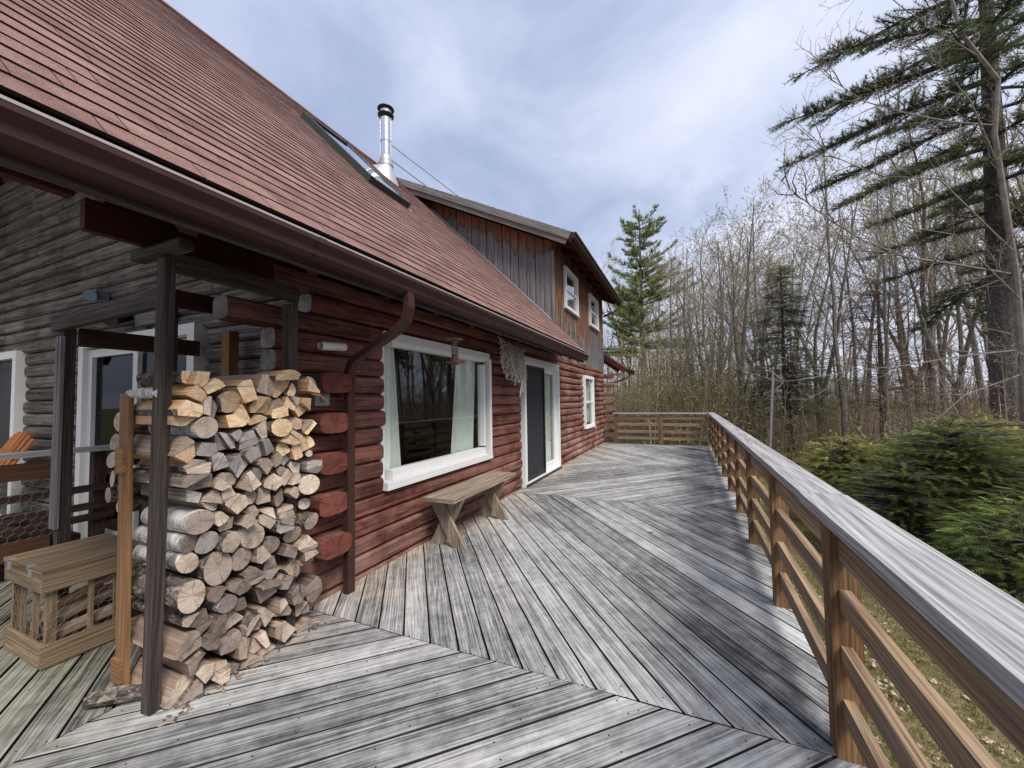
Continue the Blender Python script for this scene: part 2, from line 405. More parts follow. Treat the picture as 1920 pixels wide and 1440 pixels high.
def tag(o, label, cat, group=None, kind=None):
    if label: o['label'] = label
    if cat: o['category'] = cat
    if group: o['group'] = group
    if kind: o['kind'] = kind
    return o
def thing(name, label, cat, loc=(0, 0, 0), group=None):
    o = bpy.data.objects.new(name, None); COL.objects.link(o); o.location = loc; o.empty_display_size = .2
    return tag(o, label, cat, group)

def clip(poly, nx, ny, d):
    """keep the part of a convex polygon where nx*x+ny*y <= d"""
    out = []
    for a, b in zip(poly, poly[1:] + poly[:1]):
        fa = nx * a[0] + ny * a[1] - d; fb = nx * b[0] + ny * b[1] - d
        if fa <= 0: out.append(a)
        if (fa < 0 < fb) or (fb < 0 < fa):
            k = fa / (fa - fb); out.append((a[0] + (b[0] - a[0]) * k, a[1] + (b[1] - a[1]) * k))
    return out

M_DECK = deck_material()
M_GAPDARK = flat('grimy_gap_shade', (.022, .020, .018), .95, 0, .4, 30)  # near-black puts gap shade into the grimy board sides; nail heads share it
M_RED = log_material('red_stained_log', [(.30, (.016, .004, .004)), (.43, (.072, .021, .014)), (.53, (.155, .050, .034)), (.67, (.255, .10, .072))], (.36, .22, .175), .38, True)
M_GREY = log_material('weathered_grey_log', [(.31, (.014, .010, .008)), (.42, (.062, .050, .044)), (.52, (.145, .122, .110)), (.68, (.30, .262, .238))], (.37, .33, .305), .38)
M_REDEND = endgrain('red_stained_end_grain', (.16, .047, .034), (.060, .015, .011), (.30, .13, .095), .95)
M_GREYEND = endgrain('grey_end_grain', (.34, .32, .31), (.18, .165, .155), (.20, .18, .17))
M_ENDF = endgrain('fresh_end_grain', (.84, .61, .39), (.50, .30, .155), (.58, .34, .17), .7)
M_ENDT = endgrain('seasoned_end_grain', (.56, .455, .36), (.26, .19, .145), (.30, .22, .16))
M_ENDG = endgrain('grey_weathered_end_grain', (.40, .36, .33), (.19, .165, .15), (.22, .19, .17))
M_ENDD = endgrain('dark_weathered_end_grain', (.32, .255, .215), (.11, .085, .07), (.14, .10, .08))
M_SPLF = wood('fresh_split_wood', [(.32, (.27, .14, .065)), (.5, (.56, .34, .17)), (.66, (.76, .55, .34))], 45, 12, .2, .3)
M_SPLT = wood('seasoned_split_wood', [(.32, (.11, .075, .055)), (.5, (.30, .21, .15)), (.66, (.48, .38, .30))], 45, 12, .2, .35)
M_SPLG = wood('grey_split_wood', [(.32, (.07, .058, .05)), (.5, (.21, .18, .16)), (.66, (.40, .36, .33))], 45, 12, .2, .35)
M_SPLD = wood('dark_split_wood', [(.32, (.04, .028, .022)), (.5, (.13, .095, .075)), (.66, (.30, .23, .18))], 45, 12, .2, .4)
M_BARK = bark('rough_bark', (.022, .018, .015), (.11, .088, .072), (.34, .30, .26))
M_BIRCH = bark('birch_bark', (.28, .25, .23), (.58, .55, .52), (.82, .80, .77), True)
M_SHINGLE = shingle_material()
M_GUTTER = flat('brown_gutter_metal', (.048, .021, .016), .5, .0, .12, 5, .25, .02)
M_GUTLIP = flat('gutter_lip_highlight', (.40, .35, .35), .4, .2, .1, 20)  # pale colour puts a highlight along the gutter lip
M_TRIM = wood('grey_trim_board', [(.3, (.05, .045, .042)), (.48, (.15, .14, .135)), (.68, (.33, .31, .30))], 60, 12, .3, .3)
M_DARKW = wood('dark_brown_stained_wood', [(.3, (.012, .006, .005)), (.5, (.045, .022, .018)), (.7, (.11, .06, .05))], 60, 12, .3, .3)
M_DARKRED = wood('dark_red_stained_wood', [(.3, (.012, .003, .003)), (.5, (.05, .010, .009)), (.7, (.12, .03, .025))], 60, 12, .3, .3)
M_RACK = wood('weathered_brown_post', [(.3, (.013, .010, .008)), (.46, (.040, .030, .025)), (.56, (.075, .058, .049)), (.72, (.17, .145, .13))], 60, 12, .3, .3)
M_OCHRE = wood('ochre_brown_board', [(.3, (.09, .044, .018)), (.5, (.225, .118, .052)), (.7, (.36, .22, .115))], 60, 10, .4, .2)
M_POST = wood('brown_treated_post', [(.3, (.038, .019, .009)), (.46, (.125, .066, .029)), (.58, (.215, .122, .057)), (.74, (.36, .235, .125))], 55, 10, .35, .25, patch=((.19, .15, .11), .15, 6.0))
M_RAIL = wood('brown_grey_rail', [(.3, (.07, .043, .028)), (.48, (.22, .145, .090)), (.6, (.36, .25, .155)), (.74, (.54, .39, .25))], 60, 9, .40, .28, patch=((.24, .20, .16), .22, 5.0))
M_CAP = wood('silver_weathered_cap', [(.28, (.08, .078, .076)), (.41, (.205, .20, .198)), (.51, (.335, .328, .325)), (.66, (.50, .49, .485))], 70, 12, .45, .12, .8, .5)
M_BENCH = wood('weathered_bench_wood', [(.3, (.06, .05, .042)), (.46, (.19, .148, .112)), (.56, (.34, .268, .20)), (.72, (.56, .46, .35))], 70, 12, .4, .2)
M_CRATE = wood('crate_wood', [(.3, (.07, .045, .026)), (.46, (.20, .135, .08)), (.58, (.33, .235, .145)), (.74, (.50, .38, .25))], 60, 10, .5, .25)
M_SIDING = None
M_WHITE = flat('white_paint', (.74, .74, .73), .5, 0, .03, 9, .4, .01)
M_WHITEW = wood('worn_white_paint', [(.26, (.30, .27, .24)), (.36, (.58, .56, .53)), (.5, (.69, .68, .66)), (.7, (.75, .74, .73))], 40, 8, .1, .05, .7, .15)
M_BLACK = flat('dark_metal', (.02, .02, .022), .45, 0, .2)
M_SCREEN = flat('door_screen', (.022, .024, .03), .55, 0, .1, 60)
M_STEEL = flat('stainless_steel', (.62, .62, .64), .22, 1.0, .06, 4, .5, .02)
M_ALU = flat('flashing_metal', (.48, .48, .50), .42, .6, .08, 8)
M_CURTAIN = flat('pale_curtain_cloth', (.80, .82, .76), .9, 0, .06, 6, .1)
M_GLASS = glass('window_glass', (.93, .95, .93), .12)
M_GLASS2 = glass('skylight_glass', (.3, .3, .3), .55)
M_PVC = flat('cream_plastic', (.66, .62, .52), .45)
M_PLATE = flat('zinc_plate', (.36, .37, .37), .5, .3)
M_COPPER = flat('orange_cable', (.55, .24, .14), .5)
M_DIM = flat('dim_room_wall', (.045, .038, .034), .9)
M_NET = flat('cotton_net_cord', (.52, .47, .40), .95)
M_ORANGE = wood('orange_stained_slat', [(.3, (.20, .06, .016)), (.5, (.33, .122, .042)), (.7, (.50, .23, .095))], 60, 10, .3, .3)
M_WIRE = flat('galvanised_wire', (.42, .40, .37), .5, .6)
M_GROUND = ground_material()
# ---------------------------------------------------------------- ground
def ground_z(x, y):
    d = math.hypot(x, y)
    k = max(0.0, -y - 1.0)
    s = -1.20 - .035 * min(k, 30) - .012 * max(0.0, x - 14) * (x < 90) - (.9 if x >= 90 else 0)
    return s + .10 * math.sin(x * .5 + y * .3) + .06 * math.sin(x * 1.3 - y * .9)
def build_ground():
    b = MB(); xs = [-400, -150, -60, -30] + [-15 + 1.5 * i for i in range(50)] + [75, 100, 150, 250, 500]
    ys = [-500, -250, -120, -70] + [-50 + 1.5 * i for i in range(54)] + [45, 80, 200, 500]
    V = {}
    for i, x in enumerate(xs):
        for j, y in enumerate(ys): V[i, j] = (x, y, ground_z(x, y))
    for i in range(len(xs) - 1):
        for j in range(len(ys) - 1):
            q = [V[i, j], V[i + 1, j], V[i + 1, j + 1], V[i, j + 1]]
            b.face(q, [(p[0], p[1]) for p in q], .5)
    o = b.build('ground', M_GROUND, smooth=True); o['kind'] = 'structure'
build_ground()

# ---------------------------------------------------------------- deck (boards mitred in chevrons)
def boards(b, poly, ang, pitch, gap, off=0.0, thick=.034):
    ux, uy = math.cos(R(ang)), math.sin(R(ang)); vx, vy = -uy, ux
    w = [p[0] * vx + p[1] * vy for p in poly]; lo, hi = min(w), max(w)
    k = math.floor((lo - off) / pitch)
    while off + k * pitch < hi:
        a = off + k * pitch + gap / 2; c = off + (k + 1) * pitch - gap / 2
        q = clip(clip(poly, -vx, -vy, -a), vx, vy, c)
        if len(q) >= 3:
            dz = random.uniform(-.0015, .0015)
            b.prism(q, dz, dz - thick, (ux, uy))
            us = [p[0] * ux + p[1] * uy for p in q]; vm = (a + c) / 2
            for ue, sg in ((min(us), 1), (max(us), -1)):          # a pair of nail heads near each end and along the joists
                for kk in range(6):
                    un = ue + sg * (.10 + kk * .60)
                    if not (min(us) + .05 < un < max(us) - .05) or (kk and sg < 0): continue
                    for vv in (vm - .042, vm + .042):
                        cx, cy = un * ux + vv * vx, un * uy + vv * vy
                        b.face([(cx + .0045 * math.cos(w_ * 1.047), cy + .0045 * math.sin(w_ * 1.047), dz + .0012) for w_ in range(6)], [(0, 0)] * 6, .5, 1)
        k += 1
b = MB(); e = .003
boards(b, [(-3, -.66), (1.95 - e, -.66), (1.95 - e, 2.47 - e), (-3, 2.47 - e)], -45.5, .1465, .011, .02)
boards(b, [(1.95 + e, -.66), (5.55 - e, -.66), (5.55 - e, 2.50), (1.95 + e, 2.50)], 37.8, .1525, .011, .06)
boards(b, [(5.55 + e, -.70), (9.10 - e, -.70), (9.10 - e, 2.50), (5.55 + e, 2.50)], -42.0, .148, .011)
boards(b, [(9.10 + e, -.74), (12.75, -.74), (12.75, 2.50), (9.10 + e, 2.50)], 40.0, .148, .011)
boards(b, [(-3, 2.47 + e), (1.95, 2.47 + e), (1.95, 8.6), (-3, 8.6)], 54.5, .146, .013, .055)
for y0 in (-.64, .9, 2.3, 4, 6, 8): b.box((4.8 if y0 < 2.4 else -.4, y0, -.14), (15.4 if y0 < 2.4 else 4.4, .04, .20))
o = b.build('deck', [M_DECK, M_GAPDARK]); o['kind'] = 'structure'

# ---------------------------------------------------------------- log cabin
WY = 2.49            # centre line of the front wall logs
GX = 2.07            # centre line of the gable wall logs
CR = .144            # height of one course
EAVE_Y, EAVE_Z, RIDGE_Y = 1.78, 2.325, 6.20
roof_z = lambda y: EAVE_Z + (y - EAVE_Y)
RIDGE_Z = roof_z(RIDGE_Y)
cabin = thing('log_cabin', 'red and grey log cabin with brown shingled roof and shed dormer', 'cabin', (7.5, 6.2, 0))

def log(b, axis, a0, a1, c0, zc_, rnd=None, r0=.092, flatp=(.62, .50), lumps=.006, round0=True, round1=True, mi=0, endmi=None):
    """one milled log along x or y; c0 is its centre in the other plan axis; flattened round section"""
    rnd = random.random() if rnd is None else rnd
    n = 14; L = a1 - a0
    m = max(2, int(L / .16)); st = [(a0 + L * i / m) for i in range(m + 1)]
    sc = [1.0] * (m + 1)
    if L > .3:
        if round0: st.insert(1, a0 + .035); sc = [.80, .96] + sc[1:]
        if round1: st.insert(len(st) - 1, a1 - .035); sc = sc[:-1] + [.96, .80]
    ph = rnd * 50; base = len(b.v)
    for i, a in enumerate(st):
        rr = 1 + lumps * 6 * math.sin(a * 2.1 + ph) + lumps * 4 * math.sin(a * 5.3 + ph * 2) + random.uniform(-lumps, lumps) * 4
        dz = lumps * .5 * math.sin(a * 1.3 + ph * 3)
        for k in range(n):
            th = 2 * math.pi * k / n
            cx, sx_ = math.cos(th), math.sin(th)
            y = r0 * math.copysign(abs(cx) ** flatp[0], cx) * rr * sc[i]
            z = CR * .505 * math.copysign(abs(sx_) ** flatp[1], sx_) * (1 if sc[i] > .9 else .93) + dz
            b.v.append((a, c0 + y, zc_ + z) if axis == 'x' else (c0 - y, a, zc_ + z))
    w = .045
    for i in range(len(st) - 1):
        for k in range(n):
            k2 = (k + 1) % n
            b.f.append((base + i * n + k, base + (i + 1) * n + k, base + (i + 1) * n + k2, base + i * n + k2))
            b.uv += [(st[i], k * w), (st[i + 1], k * w), (st[i + 1], (k + 1) * w), (st[i], (k + 1) * w)]
            b.r.append(rnd); b.m.append(mi)
    for i, rev in ((0, 0), (len(st) - 1, 1)):
        idx = [base + i * n + k for k in range(n)]
        if rev: idx.reverse()
        b.f.append(tuple(idx))
        uv = []
        for q in idx:
            v = b.v[q]; uv.append(((v[1] - c0) if axis == 'x' else (v[0] - c0), v[2] - zc_ + .02))
        b.uv += uv; b.r.append(rnd); b.m.append(mi if endmi is None else endmi)

holes = [(2.73, 4.745, .604, 2.02), (5.87, 7.84, -.2, 2.06), (10.12, 11.26, .60, 2.03)]
bw = MB()
z0 = .03
for k in range(-1, 16):
    zc_ = z0 + CR * (k + .5); lo, hi = zc_ - CR / 2, zc_ + CR / 2
    if k == 13: x0 = 1.42
    elif k % 2 == 1 or k == 12: x0 = 1.71
    else: x0 = 1.98
    segs = [(x0, 13.0)]
    for h0, h1, hz0, hz1 in holes:
        if hi > hz0 + .03 and lo < hz1 - .03:
            ns = []
            for s0, s1 in segs:
                if h1 <= s0 or h0 >= s1: ns.append((s0, s1))
                else:
                    j = random.uniform(-.028, .020)
                    if h0 + j - s0 > .05: ns.append((s0, h0 + j))
                    if s1 - h1 - j > .05: ns.append((h1 + j, s1))
            segs = ns
    for s0, s1 in segs:
        # butt joints: the builder used logs up to about 4 m
        cuts = [s0]; c = s0 + random.uniform(2.4, 4.2)
        while c < s1 - .6:
            if not any(h0 - .2 < c < h1 + .2 for h0, h1, *_ in holes): cuts.append(c)
            c += random.uniform(2.4, 4.2)
        cuts.append(s1)
        for q0, q1 in zip(cuts[:-1], cuts[1:]):
            far = q0 > 7.0
            log(bw, 'x', q0 + .002, q1 - .002, WY + random.uniform(-.004, .004) + (.008 if far else 0), zc_, r0=.102 if far else .09, flatp=(.85, .72) if far else (.6, .5), lumps=.010 if far else .005, endmi=1 if abs(q0 - x0) < .01 else 0)
# inner face so no daylight shows between the logs
for x0, x1, za, zb in ((2.0, 2.72, -.2, 2.6), (4.75, 5.86, -.2, 2.6), (7.85, 10.1, -.2, 2.6), (11.28, 13.0, -.2, 2.6), (2.72, 4.75, -.2, .6), (2.72, 4.75, 2.03, 2.6), (5.86, 7.85, 2.07, 2.6), (10.1, 11.28, -.2, .6), (10.1, 11.28, 2.04, 2.6)):
    bw.box(((x0 + x1) / 2, 2.60, (za + zb) / 2), (x1 - x0, .06, zb - za), mi=2)
bw.build('front_wall', [M_RED, M_GREYEND, M_DIM], cabin, smooth=False)

bg = MB()
gholes = [(3.70, 5.76, -.2, 2.10), (7.30, 9.2, -.2, 2.10)]
k = -1
while True:
    zc_ = z0 + CR * (k + .5)
    if zc_ > RIDGE_Z - .5: break
    y0 = 2.62 if k <= 15 else max(2.62, zc_ - EAVE_Z + EAVE_Y + .35)
    y1 = 9.78 if k <= 15 else 2 * RIDGE_Y - y0
    segs = [(y0, y1)]
    for h0, h1, hz0, hz1 in gholes:
        if zc_ < hz1 - .02:
            ns = []
            for s0, s1 in segs:
                if h1 <= s0 or h0 >= s1: ns.append((s0, s1))
                else:
                    j = random.uniform(-.02, .02)
                    ns += [(s0, h0 + j), (h1 + j, s1)]
            segs = ns
    for s0, s1 in segs:
        if s1 - s0 < .1: continue
        cuts = [s0]; c = s0 + random.uniform(.8, 2.2)
        while c < s1 - .5: cuts.append(c); c += random.uniform(1.2, 2.6)
        cuts.append(s1)
        for q0, q1 in zip(cuts[:-1], cuts[1:]): log(bg, 'y', q0 + .003, q1 - .003, GX + random.uniform(-.009, .009), zc_, lumps=.006)
    k += 1
bg.box((2.17, 3.15, 1.2), (.06, 1.1, 2.8), mi=1); bg.box((2.17, 6.53, 1.2), (.06, 1.5, 2.8), mi=1); bg.box((2.17, 6.2, 2.45), (.06, 7.0, .7), mi=1); bg.box((2.17, 6.2, 3.3), (.06, 5.4, 1.0), mi=1); bg.box((2.17, 6.2, 4.3), (.06, 3.4, 1.0), mi=1)
bg.build('gable_wall', [M_GREY, M_DIM], cabin)
# gable logs running through the corner: the red butt ends beside the downspout
for k in (2, 4, 6, 8, 10):
    b = MB(); zc_ = z0 + CR * (k + .5)
    log(b, 'y', 2.285 + random.uniform(-.015, .015), 2.66, 2.085, zc_, r0=.130, flatp=(.66, .5), lumps=.003, round0=False, round1=False, endmi=1)
    b.build('log_end', [M_RED, M_REDEND], cabin)
for k in range(0, 15, 2):
    b = MB(); zc_ = z0 + CR * (k + .5)
    log(b, 'y', 2.10 + random.uniform(-.02, .02), 2.8, 12.90, zc_, r0=.11, lumps=.004, round0=False, round1=False, endmi=1)
    b.build('log_end', [M_RED, M_REDEND], cabin)
# plain far and back walls close the house
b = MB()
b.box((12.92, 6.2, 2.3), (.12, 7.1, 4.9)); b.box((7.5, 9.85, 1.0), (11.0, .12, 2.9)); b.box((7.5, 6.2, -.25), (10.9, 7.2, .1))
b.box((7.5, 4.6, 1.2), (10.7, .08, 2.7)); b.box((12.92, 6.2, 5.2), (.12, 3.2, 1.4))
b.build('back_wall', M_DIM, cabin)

# roof: deck slab + individual shingles
XR0, XR1 = .02, 7.70
b = MB()
n_ = Vector((0, -1, 1)).normalized()
def slab(b, x0, x1, y0, y1, thick=.14, zf=roof_z, mi=0):
    p = [(x0, y0, zf(y0)), (x1, y0, zf(y0)), (x1, y1, zf(y1)), (x0, y1, zf(y1))]
    q = [(x, y, z - thick) for x, y, z in p]
    b.face(p, [(a[0], a[1]) for a in p], .5, mi); b.face(q[::-1], [(a[0], a[1]) for a in q[::-1]], .5, 1)
    for i in range(4):
        j = (i + 1) % 4
        b.face([q[i], q[j], p[j], p[i]], [(0, 0), (1, 0), (1, .1), (0, .1)], .5, 1)
slab(b, XR0, XR1, EAVE_Y + .01, RIDGE_Y, .13)
zb = lambda y: RIDGE_Z - (y - RIDGE_Y)
slab(b, XR0, 13.3, RIDGE_Y, 10.6, .13, zb)
EXP = .142; sdir = Vector((0, 1, 1)).normalized()
def shingles(b, x0, x1, slope0, slope1, org_y, org_z, sdir, nrm, lift=.004):
    s = slope0; row = 0
    while s < slope1:
        x = x0 - random.uniform(0, .3)
        while x < x1:
            w = random.choice((.30, .30, .33, .25, .28, .6)); a = max(x, x0); c = min(x + w, x1)
            if c - a > .03:
                th = .011 if w < .5 else .009
                e0, e1 = s - random.uniform(0, .003), min(s + EXP + .02, slope1 + .05)
                rr = random.random()
                P = lambda xx, ss, hh: Vector((xx, org_y, org_z)) + sdir * ss + nrm * hh
                a_, c_ = a + .003, c - .003
                top = [P(a_, e0, lift + th), P(c_, e0, lift + th), P(c_, e1, lift + .002), P(a_, e1, lift + .002)]
                bt = [P(a_, e0, lift - .003), P(c_, e0, lift - .003)]
                b.face(top, [(0, 0)] * 4, rr)
                b.face([bt[0], bt[1], top[1], top[0]], [(0, 0)] * 4, rr * .5, 2)
                if row < 34: b.face([P(c_ - .0005, e0 + .002, lift + th - .0015), P(c_ + .0065, e0 + .002, lift + th - .0015), P(c_ + .0065, e1 - .012, lift + .003), P(c_ - .0005, e1 - .012, lift + .003)], [(0, 0)] * 4, .1, 2)
                b.face([bt[0], top[0], top[3]], [(0, 0)] * 3, rr); b.face([bt[1], top[2], top[1]], [(0, 0)] * 3, rr)
            x += w
        s += EXP; row += 1
SL = (RIDGE_Y - EAVE_Y) * math.sqrt(2)
shingles(b, XR0 - .02, XR1 + .02, -.03, SL - .02, EAVE_Y, EAVE_Z, sdir, n_)
b.beam((XR0, RIDGE_Y - .06, RIDGE_Z - .035), (13.3, RIDGE_Y - .06, RIDGE_Z - .035), .22, .02, (0, -1, 1), .4)
# the lower roof beyond the dormer
slab(b, 13.12, 14.6, 1.72, 2.62, .12, lambda y: 2.36 + (y - 1.72) * .72)
shingles(b, 13.10, 14.62, -.02, 1.1, 1.72, 2.36, Vector((0, 1, .72)).normalized(), Vector((0, -.72, 1)).normalized())
M_SHEDGE = flat('shingle_edge_shade', (.030, .014, .014), .9)  # near-black colour puts the course shadows into the shingle edges
roof = b.build('roof', [M_SHINGLE, M_DARKRED, M_SHEDGE], cabin)
# skylight set in the roof
def RP(x, y, h): return Vector((x, y, roof_z(y))) + n_ * h
sk = MB()
SX0, SX1, SY0, SY1 = 3.90, 4.72, 3.74, 5.02
def rbox(b, x0, x1, y0, y1, h0, h1, mi=0):
    p = [RP(x0, y0, h0), RP(x1, y0, h0), RP(x1, y1, h0), RP(x0, y1, h0)]; q = [RP(x0, y0, h1), RP(x1, y0, h1), RP(x1, y1, h1), RP(x0, y1, h1)]
    b.face(q, [(0, 0)] * 4, .5, mi); b.face(p[::-1], [(0, 0)] * 4, .5, mi)
    for i in range(4):
        j = (i + 1) % 4; b.face([p[i], p[j], q[j], q[i]], [(0, 0)] * 4, .5, mi)
fw_ = .075
rbox(sk, SX0, SX0 + fw_, SY0, SY1, 0, .10); rbox(sk, SX1 - fw_, SX1, SY0, SY1, 0, .10)
rbox(sk, SX0 + fw_, SX1 - fw_, SY0, SY0 + .06, 0, .095); rbox(sk, SX0 + fw_, SX1 - fw_, SY1 - .08, SY1, 0, .115)
skl = sk.build('skylight', flat('dark_green_frame', (.035, .042, .04), .45), cabin)
s2 = MB(); rbox(s2, SX0 + fw_, SX1 - fw_, SY0 + .06, SY1 - .08, .075, .092); s2.build('pane', M_GLASS2, skl)
s2 = MB(); rbox(s2, SX1, SX1 + .05, SY0 - .05, SY1 + .05, .0, .022); s2.build('flashing', M_ALU, skl)

# stove pipe on the roof
cx_, cy_ = 6.16, 5.42; cz_ = roof_z(cy_)
b = MB(); b.lathe([(.105, cz_ + .30), (.105, cz_ + 1.22)], (cx_, cy_, 0), 24)
for k in range(5):
    a = k * 1.256
    b.tube([(cx_ + .107 * math.cos(a), cy_ + .107 * math.sin(a), cz_ + .30), (cx_ + .107 * math.cos(a), cy_ + .107 * math.sin(a), cz_ + 1.22)], .004, 4)
b.lathe([(.112, cz_ + .70), (.112, cz_ + .73)], (cx_, cy_, 0), 24)
pipe = b.build('chimney_pipe', M_STEEL, cabin, smooth=False)
b = MB(); b.lathe([(.12, cz_ + .24), (.12, cz_ + .33), (.108, cz_ + .40)], (cx_, cy_, 0), 24); b.lathe([(.15, cz_ + .19), (.15, cz_ + .26), (.12, cz_ + .27)], (cx_, cy_, 0), 24)
for k in range(24):
    a0_, a1_ = 2 * math.pi * k / 24, 2 * math.pi * (k + 1) / 24
    q = []
    for a, top in ((a0_, 0), (a1_, 0), (a1_, 1), (a0_, 1)):
        if top: q.append((cx_ + .135 * math.cos(a), cy_ + .135 * math.sin(a), cz_ + .20))
        else:
            yy = cy_ + .25 * math.sin(a); q.append((cx_ + .25 * math.cos(a), yy, roof_z(yy) + .02))
    b.face(q, [(0, 0)] * 4, .5)
b.build('flashing_cone', M_ALU, pipe)
b = MB(); b.lathe([(.0, cz_ + 1.42), (.165, cz_ + 1.40), (.165, cz_ + 1.385), (.0, cz_ + 1.38)], (cx_, cy_, 0), 24)
b.build('cap', M_BLACK, pipe, smooth=True)
b = MB(); b.lathe([(.105, cz_ + 1.19), (.16, cz_ + 1.25), (.16, cz_ + 1.27), (.10, cz_ + 1.265)], (cx_, cy_, 0), 24)
b.build('cap_skirt', M_BLACK, pipe, smooth=True)
b = MB(); b.lathe([(.115, cz_ + 1.265), (.115, cz_ + 1.385)], (cx_, cy_, 0), 24); b.build('cap_band', M_STEEL, pipe)
for q in ((8.4, 4.3), (7.35, 5.3)):
    b = MB(); zz_ = 4.63 + .5 * (q[1] - 1.95)
    b.tube([(cx_ + .1, cy_ - .03, cz_ + (.72 if q[0] > 8 else .40)), (q[0], q[1], zz_ + .03)], .011, 6); b.build('guy_wire', M_ALU, pipe)

# eave: fascia, rafter tails, gutter and downspout
b = MB(); b.box(((XR0 + 7.62) / 2, 1.815, 2.20), (7.60, .035, .17)); b.build('fascia', M_RACK, cabin)
for i in range(13):
    x = .35 + i * .6
    b = MB(); b.beam((x, 1.835, roof_z(1.835) - .215), (x, 2.62, roof_z(2.62) - .215), .06, .15); b.build('rafter', M_DARKRED, cabin)
b = MB(); b.beam((.82, 2.445, 2.262), (1.70, 2.445, 2.262), .045, .142); b.build('plate_beam', M_DARKRED, cabin)
b = MB(); b.box((.405, 2.46, 2.395), (.77, .06, .14)); b.box((.40, 2.5, 2.52), (.76, .03, .12)); b.build('purlin', M_DARKRED, cabin)
b = MB(); b.box((4.4, 2.52, 2.55), (7.0, .10, .40)); b.build('plate_board', M_DARKRED, cabin)
def gutter(name, x0, x1, yb, zt, w=.115, hgt=.105):
    b = MB(); fall = lambda x: .0
    prof = [(0, 0), (0, -hgt), (-w * .55, -hgt), (-w * .72, -hgt * .78), (-w * .74, -hgt * .5), (-w, -hgt * .22), (-w, 0)]
    for (a0_, c0_), (a1_, c1_) in zip(prof[:-1], prof[1:]):
        b.face([(x0, yb + a0_, zt + c0_), (x1, yb + a0_, zt + c0_), (x1, yb + a1_, zt + c1_), (x0, yb + a1_, zt + c1_)], [(0, 0)] * 4, .5)
        b.face([(x0, yb + a0_ * .96, zt + c0_ * .97), (x1, yb + a0_ * .96, zt + c0_ * .97), (x1, yb + a1_ * .96, zt + c1_ * .97), (x0, yb + a1_ * .96, zt + c1_ * .97)][::-1], [(0, 0)] * 4, .5)
    for x in (x0, x1): b.face([(x, yb + a, zt + c) for a, c in prof], [(0, 0)] * len(prof), .5)
    o = b.build(name, M_GUTTER, cabin)
    l = MB(); l.box(((x0 + x1) / 2, yb - w + .006, zt + .002), (x1 - x0, .016, .010)); l.build('gutter_lip', M_GUTLIP, o)
    x = x0 + 1.4
    while x < x1 - .3 and x1 - x0 > 3:
        j = MB()
        for (a0_, c0_), (a1_, c1_) in zip(prof[1:-1], prof[2:]):
            j.face([(x, yb + a0_ - .003, zt + c0_ - .003), (x + .05, yb + a0_ - .003, zt + c0_ - .003), (x + .05, yb + a1_ - .003, zt + c1_), (x, yb + a1_ - .003, zt + c1_)], [(0, 0)] * 4, .5)
        j.build('gutter_joint', M_GUTTER, o); x += 2.45
    return o
gutter('gutter', XR0, 7.60, 1.797, 2.245)
def rectpipe(name, pts, w, d, up=(1, 0, 0)):
    b = MB()
    for p, q in zip(pts[:-1], pts[1:]):
        p, q = Vector(p), Vector(q); e_ = (q - p).normalized() * .012
        b.beam(p - e_, q + e_, w, d, up)
        dd = (q - p).normalized()
    return b.build(name, M_GUTTER, cabin)
rectpipe('downspout', [(2.20, 1.74, 2.145), (2.20, 1.735, 2.05), (2.205, 1.76, 1.97), (2.21, 1.84, 1.905), (2.22, 2.20, 1.74), (2.225, 2.28, 1.69), (2.23, 2.315, 1.62), (2.23, 2.315, .012)], .047, .066)

# dormer
def siding_material(name, warm_top, warm_len):
    m, t = newmat(name)
    f, u, v, rnd = woodfac(t, 55., 11., .35, 1.2)
    nz = nd(t, 'ShaderNodeTexNoise', Vector=grainvec(t, u, v, rnd, .5, 16.), Scale=1.0, Detail=3.0).outputs[0]
    rv = math_(t, 'FRACT', math_(t, 'MULTIPLY', rnd, 7.31))
    edge = math_(t, 'ADD', math_(t, 'MULTIPLY', rv, warm_len * .8), math_(t, 'MULTIPLY', math_(t, 'SUBTRACT', nz, .4), warm_len * 2.4))
    wm = math_(t, 'MULTIPLY', math_(t, 'SUBTRACT', math_(t, 'ADD', edge, warm_len * .5), u), 7.0, clamp=True)
    gr = ramp(t, f, [(.3, (.035, .034, .036)), (.46, (.12, .118, .122)), (.56, (.21, .205, .21)), (.7, (.38, .37, .37))])
    wa = ramp(t, f, [(.3, (.045, .020, .013)), (.44, (.145, .062, .033)), (.56, (.28, .14, .08)), (.72, (.46, .29, .19))])
    blk = ramp(t, math_(t, 'ABSOLUTE', math_(t, 'SUBTRACT', wm, .45)), [(.0, g(.75)), (.4, g(0))])
    c = mixc(t, math_(t, 'MULTIPLY', wm, warm_top), gr, wa)
    c = mixc(t, blk, c, (.035, .028, .026))
    finish(t, c, .85, f, .4); return m
M_SIDE = siding_material('dormer_side_boards', .95, .34)
M_FRONT = siding_material('dormer_front_boards', .92, 1.35)
DZ = lambda y: 4.63 + .5 * (y - 1.95)       # top of the dormer roof
b = MB(); y = 2.42; i = 0
